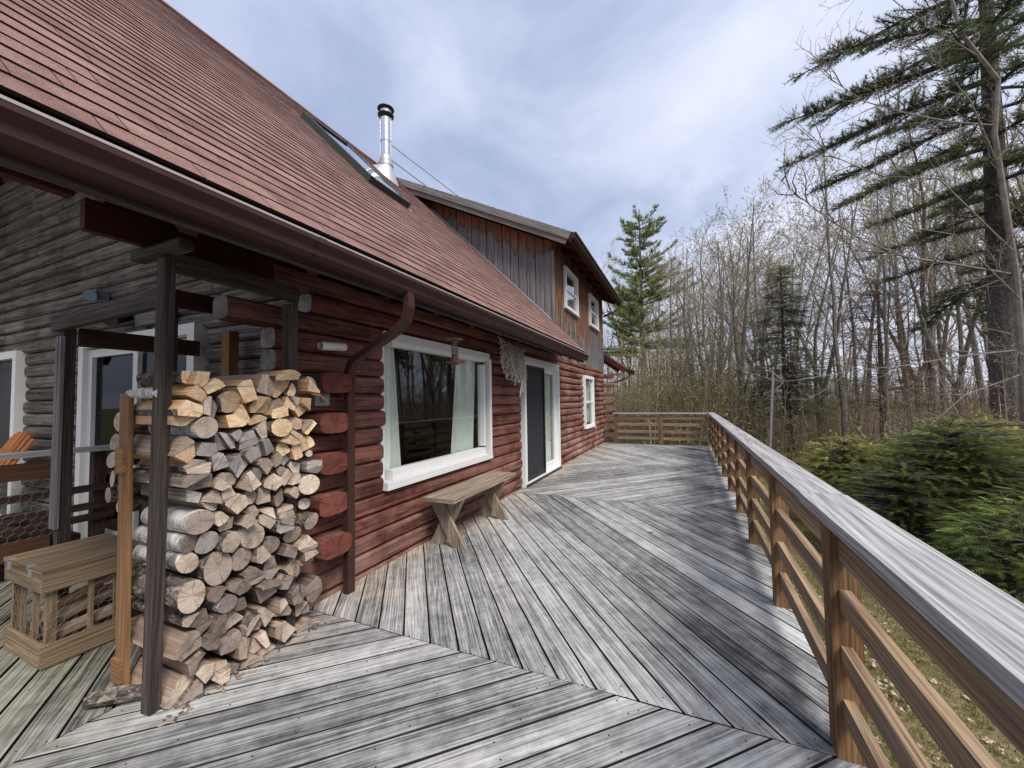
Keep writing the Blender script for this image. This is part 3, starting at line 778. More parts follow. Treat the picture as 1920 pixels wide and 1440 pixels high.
while y < 6.0:
    w = .19 if i % 2 == 0 else .19
    y1 = min(y + w, 6.0); ym = (y + y1) / 2
    zl0, zl1 = roof_z(y) - .1, roof_z(y1) - .1
    zt0, zt1 = DZ(y) - .22, DZ(y1) - .22
    if zt1 < zl1 + .02: break
    off = .0 if i % 2 else .012; rr = random.random(); gp = .007
    x = 7.71 - off
    q = [(x, y1 - gp, zl1), (x, y + gp, zl0), (x, y + gp, zt0), (x, y1 - gp, zt1)]
    b.face(q, [(zt1 - zl1, w), (zt0 - zl0, 0), (0, 0), (0, w)], rr)
    b.face([(x, y + gp, zl0), (x + .03, y + gp, zl0), (x + .03, y + gp, zt0), (x, y + gp, zt0)], [(1, 0), (1, .02), (0, .02), (0, 0)], rr)
    b.face([(x, y1 - gp, zl1), (x + .03, y1 - gp, zl1), (x + .03, y1 - gp, zt1), (x, y1 - gp, zt1)], [(1, 0), (1, .02), (0, .02), (0, 0)], rr)
    y += w; i += 1
q = [(7.74, 2.44, 2.9), (7.74, 6.1, 6.4), (7.74, 6.1, DZ(6.1) - .12), (7.74, 2.44, DZ(2.44) - .12)]
b.face(q, [(1, 0)] * 4, .3, 1)  # dark sheet behind the boards puts shade into their gaps
b.build('dormer_side_wall', [M_SIDE, M_GAPDARK], cabin)
b = MB(); b.tube([(7.69, yy, roof_z(yy) + .03) for yy in (2.40, 3.3, 4.4, 5.4)], .014, 5); b.build('flashing_strip', M_ALU, cabin)
b = MB(); dh = [(8.43, 9.56, 3.42, 4.385), (10.92, 12.06, 3.45, 4.37)]
x = 7.70; i = 0
while x < 12.98:
    w = .048 if i % 2 else .068; x1 = min(x + w, 13.0)
    zt = DZ(2.42) - .16
    parts = [(2.30, zt)]
    for h0, h1, ha, hb in dh:
        if x1 > h0 + .02 and x < h1 - .02: parts = [(2.30, ha), (hb, zt)]
    yy = 2.428 - (.034 if i % 2 else 0); rr = random.random()
    for za, zb_ in parts:
        b.face([(x + .004, yy, za), (x1 - .004, yy, za), (x1 - .004, yy, zb_), (x + .004, yy, zb_)], [(zt - za, 0), (zt - za, w), (zt - zb_, w), (zt - zb_, 0)], rr)
        if i % 2:
            for xx in (x + .004, x1 - .004): b.face([(xx, yy, za), (xx, yy + .04, za), (xx, yy + .04, zb_), (xx, yy, zb_)], [(zt - za, 0), (zt - za, .02), (zt - zb_, .02), (zt - zb_, 0)], rr)
    x += w; i += 1
for x0, x1, za, zb_ in ((7.71, 8.43, 2.3, 4.75), (9.56, 10.92, 2.3, 4.75), (12.06, 13.0, 2.3, 4.75), (8.43, 9.56, 2.3, 3.42), (8.43, 9.56, 4.385, 4.75), (10.92, 12.06, 2.3, 3.45), (10.92, 12.06, 4.37, 4.75)):
    b.face([(x0, 2.445, za), (x1, 2.445, za), (x1, 2.445, zb_), (x0, 2.445, zb_)], [(1, 0), (1, 1), (.2, 1), (.2, 0)], .4)
b.build('dormer_front_wall', M_FRONT, cabin)
b = MB(); b.box((7.695, 2.415, 3.72), (.05, .05, 1.50)); b.build('corner_board', M_TRIM, cabin)
b = MB()
slab(b, 7.33, 13.35, 1.93, RIDGE_Y, .09, DZ)
shingles(b, 7.32, 13.36, -.02, 4.7, 1.93, DZ(1.93), Vector((0, 1, .5)).normalized(), Vector((0, -.5, 1)).normalized())
b.build('dormer_roof', [M_SHINGLE, M_DARKRED, M_SHEDGE], cabin)
b = MB()
b.beam((7.325, 1.95, DZ(1.95) - .075), (7.325, 6.12, DZ(6.12) - .075), .03, .14)
b.beam((7.365, 2.02, DZ(2.02) - .19), (7.365, 5.95, DZ(5.95) - .19), .03, .13)
b.build('rake_board', M_TRIM, cabin)
for i in range(8):
    x = 7.62 + i * .76
    b = MB(); b.beam((x, 1.98, DZ(1.98) - .16), (x, 2.44, DZ(2.44) - .16), .09, .13); b.build('rafter', M_DARKRED, cabin)
b = MB(); b.box((10.34, 1.955, 4.53), (6.0, .03, .16)); b.build('fascia', M_DARKRED, cabin)
gutter('gutter', 7.34, 13.4, 1.94, 4.615, .115, .11)
rectpipe('downspout', [(13.25, 1.88, 4.50), (13.25, 1.90, 4.38), (13.15, 2.10, 4.22), (13.02, 2.38, 4.10)], .05, .06)
gutter('gutter', 13.1, 14.6, 1.72, 2.35)
rectpipe('downspout', [(13.5, 1.66, 2.25), (13.5, 1.68, 2.12), (13.3, 1.95, 1.97), (13.08, 2.28, 1.90)], .05, .06)
b = MB(); b.beam((13.1, 1.74, 2.28), (13.1, 2.7, 2.97), .03, .15); b.beam((13.14, 1.95, 2.28), (13.14, 2.6, 2.75), .03, .10); b.build('rake_board', M_DARKRED, cabin)

# windows and doors -------------------------------------------------------
def frame_rect(b, x0, x1, z0_, z1_, w, y, d, ws=None, wt=None):
    ws = ws or w; wt = wt or w
    b.box((x0 + w / 2, y, (z0_ + z1_) / 2), (w, d, z1_ - z0_ - .002)); b.box((x1 - w / 2, y, (z0_ + z1_) / 2), (w, d, z1_ - z0_ - .002))
    b.box(((x0 + x1) / 2, y + .002, z0_ + ws / 2), (x1 - x0 - 2 * w, d, ws)); b.box(((x0 + x1) / 2, y + .002, z1_ - wt / 2), (x1 - x0 - 2 * w, d, wt))
def curtain(name, x0a, x1a, x0b, x1b, za, zb_, y, parent, folds=5, amp=.02):
    """cloth hanging from (x0a,x1a) at za to (x0b,x1b) at zb_"""
    b = MB(); n, m = folds * 8, 10
    P = lambda i, j: (lambda s, q: ((x0a + (x1a - x0a) * s) * (1 - q) + (x0b + (x1b - x0b) * s) * q, y + amp * math.sin(s * folds * 2 * math.pi + q * .8), za + (zb_ - za) * q))(i / n, j / m)
    for i in range(n):
        for j in range(m):
            b.face([P(i, j), P(i + 1, j), P(i + 1, j + 1), P(i, j + 1)], [(0, 0)] * 4, .5)
    return b.build(name, M_CURTAIN, parent, smooth=True)
# big picture window
b = MB()
b.box((3.72, 2.455, .745), (1.80, .09, .09)); b.box((3.72, 2.455, 1.93), (1.80, .09, .05)); b.box((4.60, 2.455, 1.34), (.04, .092, 1.06)); b.box((2.785, 2.51, 1.34), (.03, .04, 1.06))
pw = b.build('picture_window', M_WHITE, cabin)
b = MB(); b.box((3.70, 2.455, 1.985), (2.02, .14, .075)); b.box((3.75, 2.452, 1.945), (1.9, .10, .03)); b.build('head_trim', M_WHITEW, pw)
b = MB(); b.box((3.72, 2.44, .665), (2.03, .15, .065)); b.build('sill', M_WHITEW, pw)
b = MB(); b.box((4.71, 2.44, 1.325), (.06, .13, 1.245)); b.build('jamb', M_WHITE, pw)
b = MB(); b.box((2.765, 2.50, 1.32), (.05, .05, 1.24)); b.build('jamb', M_WHITE, pw)
b = MB(); b.box((4.650, 2.462, 1.32), (.03, .05, 1.2)); b.build('jamb_liner', M_OCHRE, pw)
b = MB(); b.box((3.70, 2.46, 1.355), (1.70, .008, 1.14)); b.build('pane', M_GLASS, pw)
curtain('curtain', 2.84, 2.96, 2.84, 3.08, 1.93, .78, 2.53, pw, 3)
curtain('curtain', 4.12, 4.56, 4.00, 4.50, 1.93, .78, 2.54, pw, 7)
# sliding door
b = MB(); frame_rect(b, 5.89, 7.82, .0, 2.07, .075, 2.43, .14, .06, .09)
sdr = b.build('sliding_door', M_WHITE, cabin)
b = MB(); b.box((7.80, 2.385, 1.03), (.075, .02, 2.07)); b.box((6.85, 2.385, 2.085), (2.0, .03, .05)); b.build('casing', M_WHITE, sdr)
b = MB(); frame_rect(b, 6.86, 7.745, .065, 1.975, .085, 2.45, .04, .13, .08); b.build('door_panel', M_WHITE, sdr)
b = MB(); b.box((7.30, 2.452, 1.04), (.72, .006, 1.72)); b.build('pane', M_GLASS, sdr)
b = MB(); frame_rect(b, 5.97, 6.93, .065, 1.975, .055, 2.395, .025, .09, .06); b.box((6.90, 2.385, 1.02), (.05, .02, 1.9)); b.box((6.45, 2.40, 1.04), (.86, .004, 1.8)); b.build('screen', M_SCREEN, sdr)
b = MB(); b.box((6.45, 2.47, 1.05), (.8, .006, 1.7)); b.build('pane', M_GLASS, sdr)
b = MB(); b.box((6.86, 2.42, .02), (1.92, .16, .035)); b.build('threshold', M_BLACK, sdr)
curtain('curtain', 6.98, 7.66, 6.98, 7.66, 1.9, .1, 2.53, sdr, 8)
curtain('curtain', 5.98, 6.5, 5.98, 6.5, 1.9, .1, 2.53, sdr, 7)
# double-hung windows
def sash_window(x0, x1, z0_, z1_, y, deep=.09):
    b = MB(); frame_rect(b, x0, x1, z0_, z1_, .075, y, deep, .08, .08)
    w = b.build('window', M_WHITE, cabin); zm = (z0_ + z1_) / 2
    b = MB(); b.box(((x0 + x1) / 2, y + .012, zm), (x1 - x0 - .15, .05, .05)); b.build('meeting_rail', M_WHITE, w)
    b = MB(); b.box(((x0 + x1) / 2, y + .02, zm), (x1 - x0 - .14, .006, z1_ - z0_ - .15)); b.build('pane', M_GLASS, w)
    b = MB(); b.box(((x0 + x1) / 2, y - .048, z0_ + .018), (x1 - x0 + .03, .03, .035)); b.build('sill', M_WHITE, w)
    b = MB(); b.box(((x0 + x1) / 2, y + .30, zm), (x1 - x0 + .3, .02, z1_ - z0_ + .3)); b.build('dark_room_sheet', M_DIM, w)  # dark sheet behind the pane stands in for the unlit room
    return w
w_ = sash_window(10.13, 11.25, .62, 2.02, 2.415)
curtain('curtain', 10.25, 10.55, 10.25, 10.5, 1.9, .75, 2.52, w_, 3); curtain('curtain', 10.85, 11.15, 10.9, 11.15, 1.9, .75, 2.52, w_, 3)
for h0, h1, ha, hb in dh: sash_window(h0, h1, ha, hb, 2.395)
# gable doors
M_GLASSD = glass('dull_door_glass', (.5, .5, .5), .05, .22)
def gable_door(y0, y1, dark):
    b = MB(); x = 1.985
    for yy in (y0 + .05, y1 - .05): b.box((x, yy, 1.04), (.12, .10, 2.09))
    b.box((x + .002, (y0 + y1) / 2, 2.04), (.12, y1 - y0 - .2, .09)); b.box((x, (y0 + y1) / 2, .03), (.14, y1 - y0 - .2, .05))
    o = b.build('sliding_door', M_WHITE, cabin); ym = (y0 + y1) / 2
    b = MB()
    for c0, c1, dx in ((y0 + .1, ym + .04, .035), (ym - .04, y1 - .1, .0)):
        for yy in (c0 + .04, c1 - .04): b.box((x + dx, yy, 1.03), (.035, .08, 1.9))
        b.box((x + dx, (c0 + c1) / 2, 1.94), (.034, c1 - c0 - .16, .08)); b.box((x + dx, (c0 + c1) / 2, .13), (.034, c1 - c0 - .16, .12))
    b.build('door_panel', M_BLACK if dark else M_WHITEW, o)
    b = MB(); b.box((x + .02, ym, 1.03), (.006, y1 - y0 - .3, 1.76)); b.build('screen' if dark else 'pane', M_SCREEN if dark else M_GLASSD, o)  # dark door gets a sheet instead of glass, so no sky reflects
    b = MB(); b.box((x + .35, ym, 1.0), (.03, y1 - y0, 2.1)); b.build('dark_room_sheet', M_DIM, o)  # dark panel added in place of the unlit room behind the door
gable_door(3.72, 5.74, False)
gable_door(7.32, 9.18, True)
# small fittings
b = MB(); b.tube([(1.985, 2.335, 1.80), (2.20, 2.335, 1.815)], .030, 14, cap=False); b.tube([(2.20, 2.335, 1.815), (1.985, 2.335, 1.80)], .025, 14, cap=False); b.build('plastic_pipe', M_PVC, cabin)
b = MB(); b.box((2.055, 2.40, 1.425), (.12, .02, .09)); b.box((2.06, 2.385, 1.43), (.05, .03, .04)); ob_ = b.build('outlet_box', M_PLATE, cabin)
b = MB(); b.tube([(2.06, 2.37, 1.41), (2.03, 2.33, 1.41), (1.96, 2.30, 1.45), (1.88, 2.29, 1.46)], .007, 6); b.build('cable', M_COPPER, ob_)
b = MB(); b.box((1.93, 5.33, 2.50), (.10, .10, .10)); b.tube([(1.90, 5.33, 2.50), (1.84, 5.28, 2.48)], [.035, .055], 12); b.build('spotlight', flat('blue_grey_lamp', (.16, .22, .26), .4), cabin)
b = MB(); b.tube([(1.97, 4.86, 2.26), (1.88, 4.84, 2.24), (1.80, 4.80, 2.20)], [.05, .07, .075], 14); b.build('round_lamp', M_BLACK, cabin)
b = MB(); b.box((1.94, 4.35, 2.19), (.05, .55, .11)); b.build('ledger_board', M_TRIM, cabin)
# ---------------------------------------------------------------- railings
RZ = [.80, .605, .39, .19]
def add_post(p, parent, x, y, z1=.915, s=.092, mat=None):
    b = MB(); b.box((x, y, z1 / 2 - .15), (s, s * 1.04, z1 + .3), axis=2); b.build('post', mat or M_POST, parent)
rr_ = thing('deck_railing', 'long brown wooden railing with a silver-grey cap along the open side of the deck', 'railing', (6.5, -.56, 0))
PX = [.77, 1.985, 3.20, 4.43, 5.55, 6.72, 7.90, 9.06, 10.22, 11.40, 12.55]
yr = lambda x: -.545 - .010 * max(0, x - 2)
for x in PX: add_post(None, rr_, x, yr(x) - (0 if x < 12 else .01))
for z in RZ:
    for a, c in zip([.2] + PX[:-1], PX):
        if c - a < .3: continue
        b = MB(); tw = random.uniform(-.004, .004)
        b.beam((a + (.046 if a > .3 else 0), yr(a) + .003 + tw, z), (c - .046, yr(c) + .003 + tw, z), .036, .083); b.build('rail', M_RAIL, rr_)
for a, c in ((.15, 2.205), (2.21, 5.86), (5.865, 9.4), (9.405, 12.62)):
    ya, yc = (yr(a) if a > 2 else -.535), yr(c)
    b = MB(); b.beam((a, ya - .005, .938), (c, yc - .005, .938), .165 if a > 2 else .175, .042); b.build('cap', M_CAP, rr_)
fr_ = thing('deck_railing', 'short brown railing closing the far end of the deck beyond the cabin', 'railing', (12.55, .75, 0))
for y in (2.0, .68): add_post(None, fr_, 12.55, y)
for z in RZ:
    for a, c in ((1.954, .726), (.634, -.60)):
        b = MB(); b.beam((12.55, a, z), (12.55, c, z), .036, .083); b.build('rail', M_RAIL, fr_)
b = MB(); b.beam((12.55, 2.08, .938), (12.55, -.555, .938), .15, .042); b.build('cap', M_CAP, fr_)
M_DARKO = wood('shaded_brown_board', [(.3, (.03, .013, .007)), (.5, (.085, .038, .020)), (.7, (.17, .085, .05))], 60, 10, .3, .2)
lr_ = thing('deck_railing', 'dark shaded railing with a grey cap behind the woodbox, in front of the orange chair', 'railing', (.6, 5.0, 0))
for x in (-1.1, .35, 1.84): add_post(None, lr_, x, 5.03, .98, .085, M_DARKW)
b = MB(); b.beam((-1.6, 5.0, 1.01), (1.93, 5.0, 1.01), .14, .042); b.build('cap', M_CAP, lr_)
b = MB(); b.beam((-1.6, 4.965, .875), (1.60, 4.965, .875), .036, .135); b.build('rail', M_DARKO, lr_)
for z in (.66, .50, .40):
    b = MB(); b.beam((-1.6, 4.97, z), (1.93, 4.97, z), .036, .06); b.build('rail', M_DARKW, lr_)
b = MB(); b.beam((-1.6, 4.955, .25), (1.52, 4.955, .25), .036, .15); b.build('rail', M_DARKO, lr_)
b = MB(); b.beam((1.55, 4.96, .10), (1.93, 4.96, .10), .036, .15); b.build('rail', M_DARKW, lr_)

def hexwire(b, p0, ux, uz, w, h, cell=.046, r=.0009):
    """chicken wire filling a rectangle: p0 corner, ux along, uz up"""
    p0, ux, uz = Vector(p0), Vector(ux), Vector(uz)
    s = cell / math.sqrt(3); row = 0; z = 0
    while z < h:
        x = (cell / 2 if row % 2 else 0)
        while x < w:
            q = lambda a, c: p0 + ux * min(max(a, 0), w) + uz * min(max(c, 0), h)
            A = q(x, z); B = q(x + cell / 2, z + s / 2); C_ = q(x + cell, z); D = q(x + cell / 2, z + s * 1.5)
            for m_, n_2 in ((A, B), (B, C_), (B, D)):
                if (m_ - n_2).length > .004: b.tube([m_, n_2], r, 3, .5, cap=False)
            x += cell
        z += s * 1.5; row += 1
b = MB(); hexwire(b, (.6, 4.94, .32), (1, 0, 0), (0, 0, 1), .95, .48, .06, .0010); b.build('wire_mesh', M_WIRE, lr_)

# ---------------------------------------------------------------- bench
be = thing('bench', 'weathered plank bench on crossed board legs under the picture window', 'bench', (3.88, 2.16, 0))
b = MB(); b.box((3.88, 2.255, .465), (1.47, .145, .038)); b.box((3.88, 2.08, .465), (1.47, .195, .038)); b.build('seat', M_BENCH, be)
for x in (3.28, 4.25):
    b = MB(); b.beam((x, 2.31, .445), (x, 1.965, .004), .036, .125, (1, 0, 0)) if False else None
    for sg, dx in ((1, 0), (-1, .038)):
        b = MB()
        yt, yb_ = (2.27, 2.005) if sg > 0 else (2.045, 2.285)
        hw = .072
        P_ = [(yt - hw, .446), (yt + hw, .446), (yb_ + hw, .001), (yb_ - hw, .001)]
        for xx, rev in ((x + dx - .018, 0), (x + dx + .018, 1)):
            q = [(xx, y, z) for y, z in P_]; uv = [(z, y) for y, z in P_]
            if not rev: q.reverse(); uv.reverse()
            b.face(q, uv, .3 + dx)
        for i in range(4):
            j = (i + 1) % 4
            b.face([(x + dx - .018, *P_[i]), (x + dx + .018, *P_[i]), (x + dx + .018, *P_[j]), (x + dx - .018, *P_[j])], [(P_[i][1], 0), (P_[i][1], .04), (P_[j][1], .04), (P_[j][1], 0)], .7 + dx)
        b.build('leg', M_BENCH, be)

# ---------------------------------------------------------------- firewood rack
rk = thing('firewood_rack', 'open dark wooden frame of posts and beams holding the firewood at the cabin corner', 'firewood rack', (1.4, 2.8, 0))
def part(name, parent, mat, *calls):
    b = MB()
    for c in calls: b.beam(*c)
    return b.build(name, mat, parent)
b = MB(); b.beam((1.033, 2.28, .004), (1.050, 2.258, 2.10), .058, .044, (.99, .14, 0)); b.build('post', M_RACK, rk)
part('post', rk, M_RACK, ((1.20, 3.73, .01), (1.20, 3.73, 1.95), .06, .06, (1, 0, 0)))
part('post', rk, M_RACK, ((1.70, 2.265, .01), (1.70, 2.265, 2.02), .06, .06, (1, 0, 0)))
part('post', rk, M_DARKW, ((1.30, 2.76, .01), (1.30, 2.76, 2.0), .06, .06, (1, 0, 0)))
part('post', rk, M_OCHRE, ((1.865, 3.14, .01), (1.865, 3.14, 1.95), .09, .07, (1, 0, 0)))
part('beam', rk, M_RACK, ((1.10, 2.33, 1.945), (1.165, 3.81, 1.945), .04, .095, (0, 0, 1)))
part('beam', rk, M_RACK, ((1.07, 2.255, 2.09), (1.74, 2.255, 2.09), .045, .09, (0, 0, 1)))
part('beam', rk, M_DARKW, ((1.24, 3.69, 1.86), (1.93, 3.66, 1.86), .04, .12, (0, 0, 1)))
part('beam', rk, M_DARKRED, ((1.28, 2.70, 2.02), (1.92, 2.70, 2.02), .04, .10, (0, 0, 1)))
part('board', rk, M_RACK, ((1.05, 2.10, 2.145), (1.05, 2.52, 2.145), .06, .045, (0, 0, 1)))
part('slanting_board', rk, M_OCHRE, ((1.042, 2.555, .01), (1.036, 2.56, 1.46), .085, .022, (1, 0, 0)))
part('cleat', rk, M_OCHRE, ((1.022, 2.525, .12), (1.022, 2.595, .12), .018, .11, (0, 0, 1)))
part('cleat', rk, M_OCHRE, ((1.020, 2.53, 1.13), (1.020, 2.60, 1.13), .018, .12, (0, 0, 1)))
part('strip', rk, M_TRIM, ((1.162, 3.755, .62), (1.168, 3.755, 1.86), .035, .02, (1, 0, 0)))
part('strip', rk, M_TRIM, ((1.162, 3.71, .62), (1.168, 3.71, 1.86), .035, .02, (1, 0, 0)))
part('shelf_rail', rk, M_DARKW, ((1.12, 2.80, .30), (1.95, 2.80, .30), .04, .09, (0, 0, 1)))

# ---------------------------------------------------------------- firewood
LOGS = """1.161,1.530,0.047,Wf 1.201,1.487,0.034,Wf 1.480,1.493,0.047,Wt 1.616,1.510,0.063,Wf 1.667,1.484,0.041,Rf 1.775,1.500,0.046,Wf 1.138,1.458,0.041,Wf 1.102,1.383,0.061,Wf 1.223,1.391,0.051,Wf 1.292,1.413,0.058,Rf 1.394,1.449,0.055,Wf 1.360,1.359,0.039,Wf 1.469,1.386,0.056,Wf 1.463,1.324,0.037,Wf 1.582,1.351,0.052,Wf 1.653,1.399,0.051,Wf 1.760,1.408,0.042,Wf 1.721,1.347,0.048,Wf 1.184,1.287,0.050,Bf 1.310,1.302,0.041,Wf 1.483,1.254,0.044,Wt 1.576,1.260,0.055,Rf 1.684,1.266,0.037,Wf 1.761,1.240,0.042,Wf 1.647,1.202,0.050,Wf 1.754,1.137,0.049,Wf 1.790,1.080,0.021,Rt 1.391,1.219,0.051,Wg 1.284,1.194,0.046,Wg 1.338,1.241,0.030,Wg 1.191,1.188,0.041,Wf 1.096,1.172,0.050,Wf 1.510,1.145,0.051,Wg 1.619,1.125,0.036,Wf 1.678,1.105,0.037,Wf 1.416,1.119,0.037,Wg 1.173,1.097,0.047,Wt 1.253,1.113,0.040,Wg 1.346,1.064,0.050,Wg 1.564,1.074,0.036,Wt 1.504,1.051,0.047,Wt 1.627,1.052,0.033,Wg 1.708,1.012,0.038,Wt 1.795,1.006,0.046,Wg 1.460,1.015,0.031,Wg 1.592,1.005,0.026,Rt 1.635,0.971,0.040,Wt 1.164,1.018,0.054,Wd 1.281,1.017,0.052,Wt 1.394,0.973,0.051,Wt 1.545,0.943,0.042,Wt 1.686,0.935,0.037,Wt 1.764,0.893,0.063,Rt 1.657,0.868,0.033,Wt 1.137,0.959,0.046,Wg 1.220,0.918,0.047,Wt 1.304,0.939,0.032,Wt 1.332,0.869,0.053,Wt 1.437,0.891,0.043,Wt 1.506,0.869,0.047,Wt 1.580,0.852,0.036,Wt 1.432,0.814,0.037,Wt 1.520,0.778,0.044,Wt 1.644,0.759,0.053,Wg 1.772,0.767,0.035,Rt 1.171,0.827,0.059,Bt 1.264,0.805,0.036,Wt 1.311,0.780,0.033,Wt 1.390,0.765,0.038,Wt 1.499,0.750,0.048,Wt 1.628,0.681,0.050,Wg 1.781,0.662,0.053,Rt 1.145,0.731,0.044,Bt 1.216,0.711,0.053,Rg 1.316,0.681,0.053,Rt 1.437,0.679,0.066,Bt 1.542,0.590,0.048,Rt 1.684,0.606,0.051,Rt 1.762,0.538,0.044,Wt 1.138,0.640,0.044,Bt 1.267,0.567,0.075,Rg 1.385,0.569,0.057,Rt 1.485,0.559,0.043,Wd 1.560,0.461,0.045,Wd 1.630,0.524,0.038,Wd 1.676,0.408,0.042,Wd 1.762,0.426,0.053,Wd 1.132,0.494,0.067,Rt 1.439,0.477,0.046,Wd 1.303,0.375,0.044,Bd 1.381,0.346,0.034,Wd 1.520,0.328,0.064,Vd 1.365,0.441,0.037,Wd 1.631,0.335,0.050,Wd 1.687,0.237,0.051,Wd 1.804,0.219,0.053,Vd 1.187,0.368,0.058,Vd 1.194,0.298,0.041,Wd 1.255,0.460,0.036,Wd 1.298,0.271,0.065,Wd 1.513,0.207,0.047,Wt 1.606,0.193,0.049,Wt 1.735,0.130,0.052,Wt 1.616,0.084,0.049,Wt 1.736,0.012,0.047,Wt 1.661,-0.014,0.063,Wt 1.135,0.290,0.054,Wd 1.227,0.219,0.042,Wt 1.299,0.165,0.058,Wd 1.377,0.092,0.052,Wt 1.458,0.189,0.046,Wd 1.483,0.077,0.047,Wt 1.532,0.004,0.056,Wt 1.160,0.171,0.061,Wt 1.203,0.105,0.055,Wt 1.255,0.053,0.049,Wt 1.422,-0.015,0.057,Wt 1.342,0.027,0.029,Wd 1.138,0.067,0.060,Wd"""
items = []
for it in LOGS.split():
    a = it.split(','); items.append([float(a[0]), float(a[1]), float(a[2]), a[3][0], a[3][1]])
for it in items:
    it[1] = it[1] * 1.0
items = [it for it in items if it[1] > -.02]
mix = random.Random(17)
for it in items:                                # seasoned and fresh pieces are mixed where the two loads meet
    if .95 < it[1] < 1.22 and mix.random() < .2: it[4] = mix.choice('tgf')
    elif it[1] > 1.22 and mix.random() < .07: it[4] = 't'
    elif it[1] < .95 and mix.random() < .22: it[4] = mix.choice('td')
def cellpoly(i):
    x, z, r, ty, cl = items[i]
    rmax = r * (1.02 if ty in 'RB' else 1.42)
    n = 18 if ty in 'RB' else 18
    rs = random.Random(i * 31 + 5)
    if ty in 'RB':
        k = 1 + .06 * math.sin(i); poly = [(x + rmax * k * math.cos(2 * math.pi * a / n) * (1 + rs.uniform(-.02, .02)), z + rmax / k * math.sin(2 * math.pi * a / n)) for a in range(n)]
    else:
        # a split piece: part of a circle (bark side) cut by one or two chords
        th = rs.uniform(0, 6.28); R0 = rmax * 1.25; cx, cz = x - math.cos(th) * R0 * .22, z - math.sin(th) * R0 * .22
        poly = [(cx + R0 * math.cos(2 * math.pi * a / n), cz + R0 * math.sin(2 * math.pi * a / n)) for a in range(n)]
        nc = rs.choice((1, 2, 2, 2)); cf = rs.uniform(.50, .74)
        for q in range(nc):
            an = th + math.pi + (q - (nc - 1) / 2) * rs.uniform(1.1, 1.7)
            d = (x + math.cos(an) * r * cf) * math.cos(an) + (z + math.sin(an) * r * cf) * math.sin(an)
            poly = clip(poly, math.cos(an), math.sin(an), d)
    gap = .0012
    for j, (x2, z2, r2, ty2, c2) in enumerate(items):
        if j == i: continue
        dx, dz = x2 - x, z2 - z; d2 = dx * dx + dz * dz
        if d2 > .06 or d2 < 1e-8: continue
        d = math.sqrt(d2); w1, w2 = (rr * (1.12 if tt in 'RB' else 1.0) for rr, tt in ((r, ty), (r2, ty2)))
        m_ = (d2 + w1 * w1 - w2 * w2) / (2 * d) - gap
        poly = clip(poly, dx / d, dz / d, (x * dx + z * dz) / d + m_)
        if len(poly) < 3: return []
    poly = clip(poly, 0, -1, -.006); poly = clip(poly, 1, 0, 1.90); poly = clip(poly, -1, 0, -1.055)
    # drop slivers
    out = []
    for p in poly:
        if not out or (p[0] - out[-1][0]) ** 2 + (p[1] - out[-1][1]) ** 2 > 1.5e-5: out.append(p)
    return out
ORD = ['first', 'second', 'third', 'fourth', 'fifth', 'sixth', 'seventh', 'eighth', 'ninth', 'tenth', 'eleventh', 'twelfth', 'thirteenth', 'fourteenth', 'fifteenth', 'sixteenth', 'seventeenth', 'eighteenth', 'nineteenth', 'twentieth', 'twenty-first', 'twenty-second', 'twenty-third', 'twenty-fourth', 'twenty-fifth', 'twenty-sixth', 'twenty-seventh', 'twenty-eighth']
WOODS = {'f': (M_ENDF, M_SPLF), 't': (M_ENDT, M_SPLT), 'g': (M_ENDG, M_SPLG), 'd': (M_ENDD, M_SPLD)}
TINT = {'f': 'fresh yellow', 't': 'seasoned tan', 'g': 'grey weathered', 'd': 'dark weathered'}
polys = [cellpoly(i) for i in range(len(items))]
def area(p): return abs(sum(a[0] * b_[1] - b_[0] * a[1] for a, b_ in zip(p, p[1:] + p[:1]))) / 2
sp_ = random.Random(23)
for i in range(len(items)):                     # the wider faces are really two splits lying together
    if items[i][3] in 'WV' and len(polys[i]) >= 3 and area(polys[i]) > .0054:
        p = polys[i]; cx = sum(q[0] for q in p) / len(p); cz = sum(q[1] for q in p) / len(p); an = sp_.uniform(0, 3.14)
        nx_, nz_ = math.cos(an), math.sin(an); d = cx * nx_ + cz * nz_ + sp_.uniform(-.008, .008)
        a, b_ = clip(p, nx_, nz_, d - .0012), clip(p, -nx_, -nz_, -d - .0012)
        if len(a) >= 3 and len(b_) >= 3:
            polys[i] = a; polys.append(b_)
            items.append([items[i][0] + nx_ * .03, items[i][1] + nz_ * .03, items[i][2], 'W', sp_.choice((items[i][4],) * 4 + ('t',))])
live = [i for i in range(len(items)) if len(polys[i]) >= 3]
order = sorted(live, key=lambda i: items[i][1]); NROW = 9; rowof = {}
for ri in range(0, len(order), NROW):
    for ci, i in enumerate(sorted(order[ri:ri + NROW], key=lambda i: items[i][0])): rowof[i] = (ri // NROW, ci)
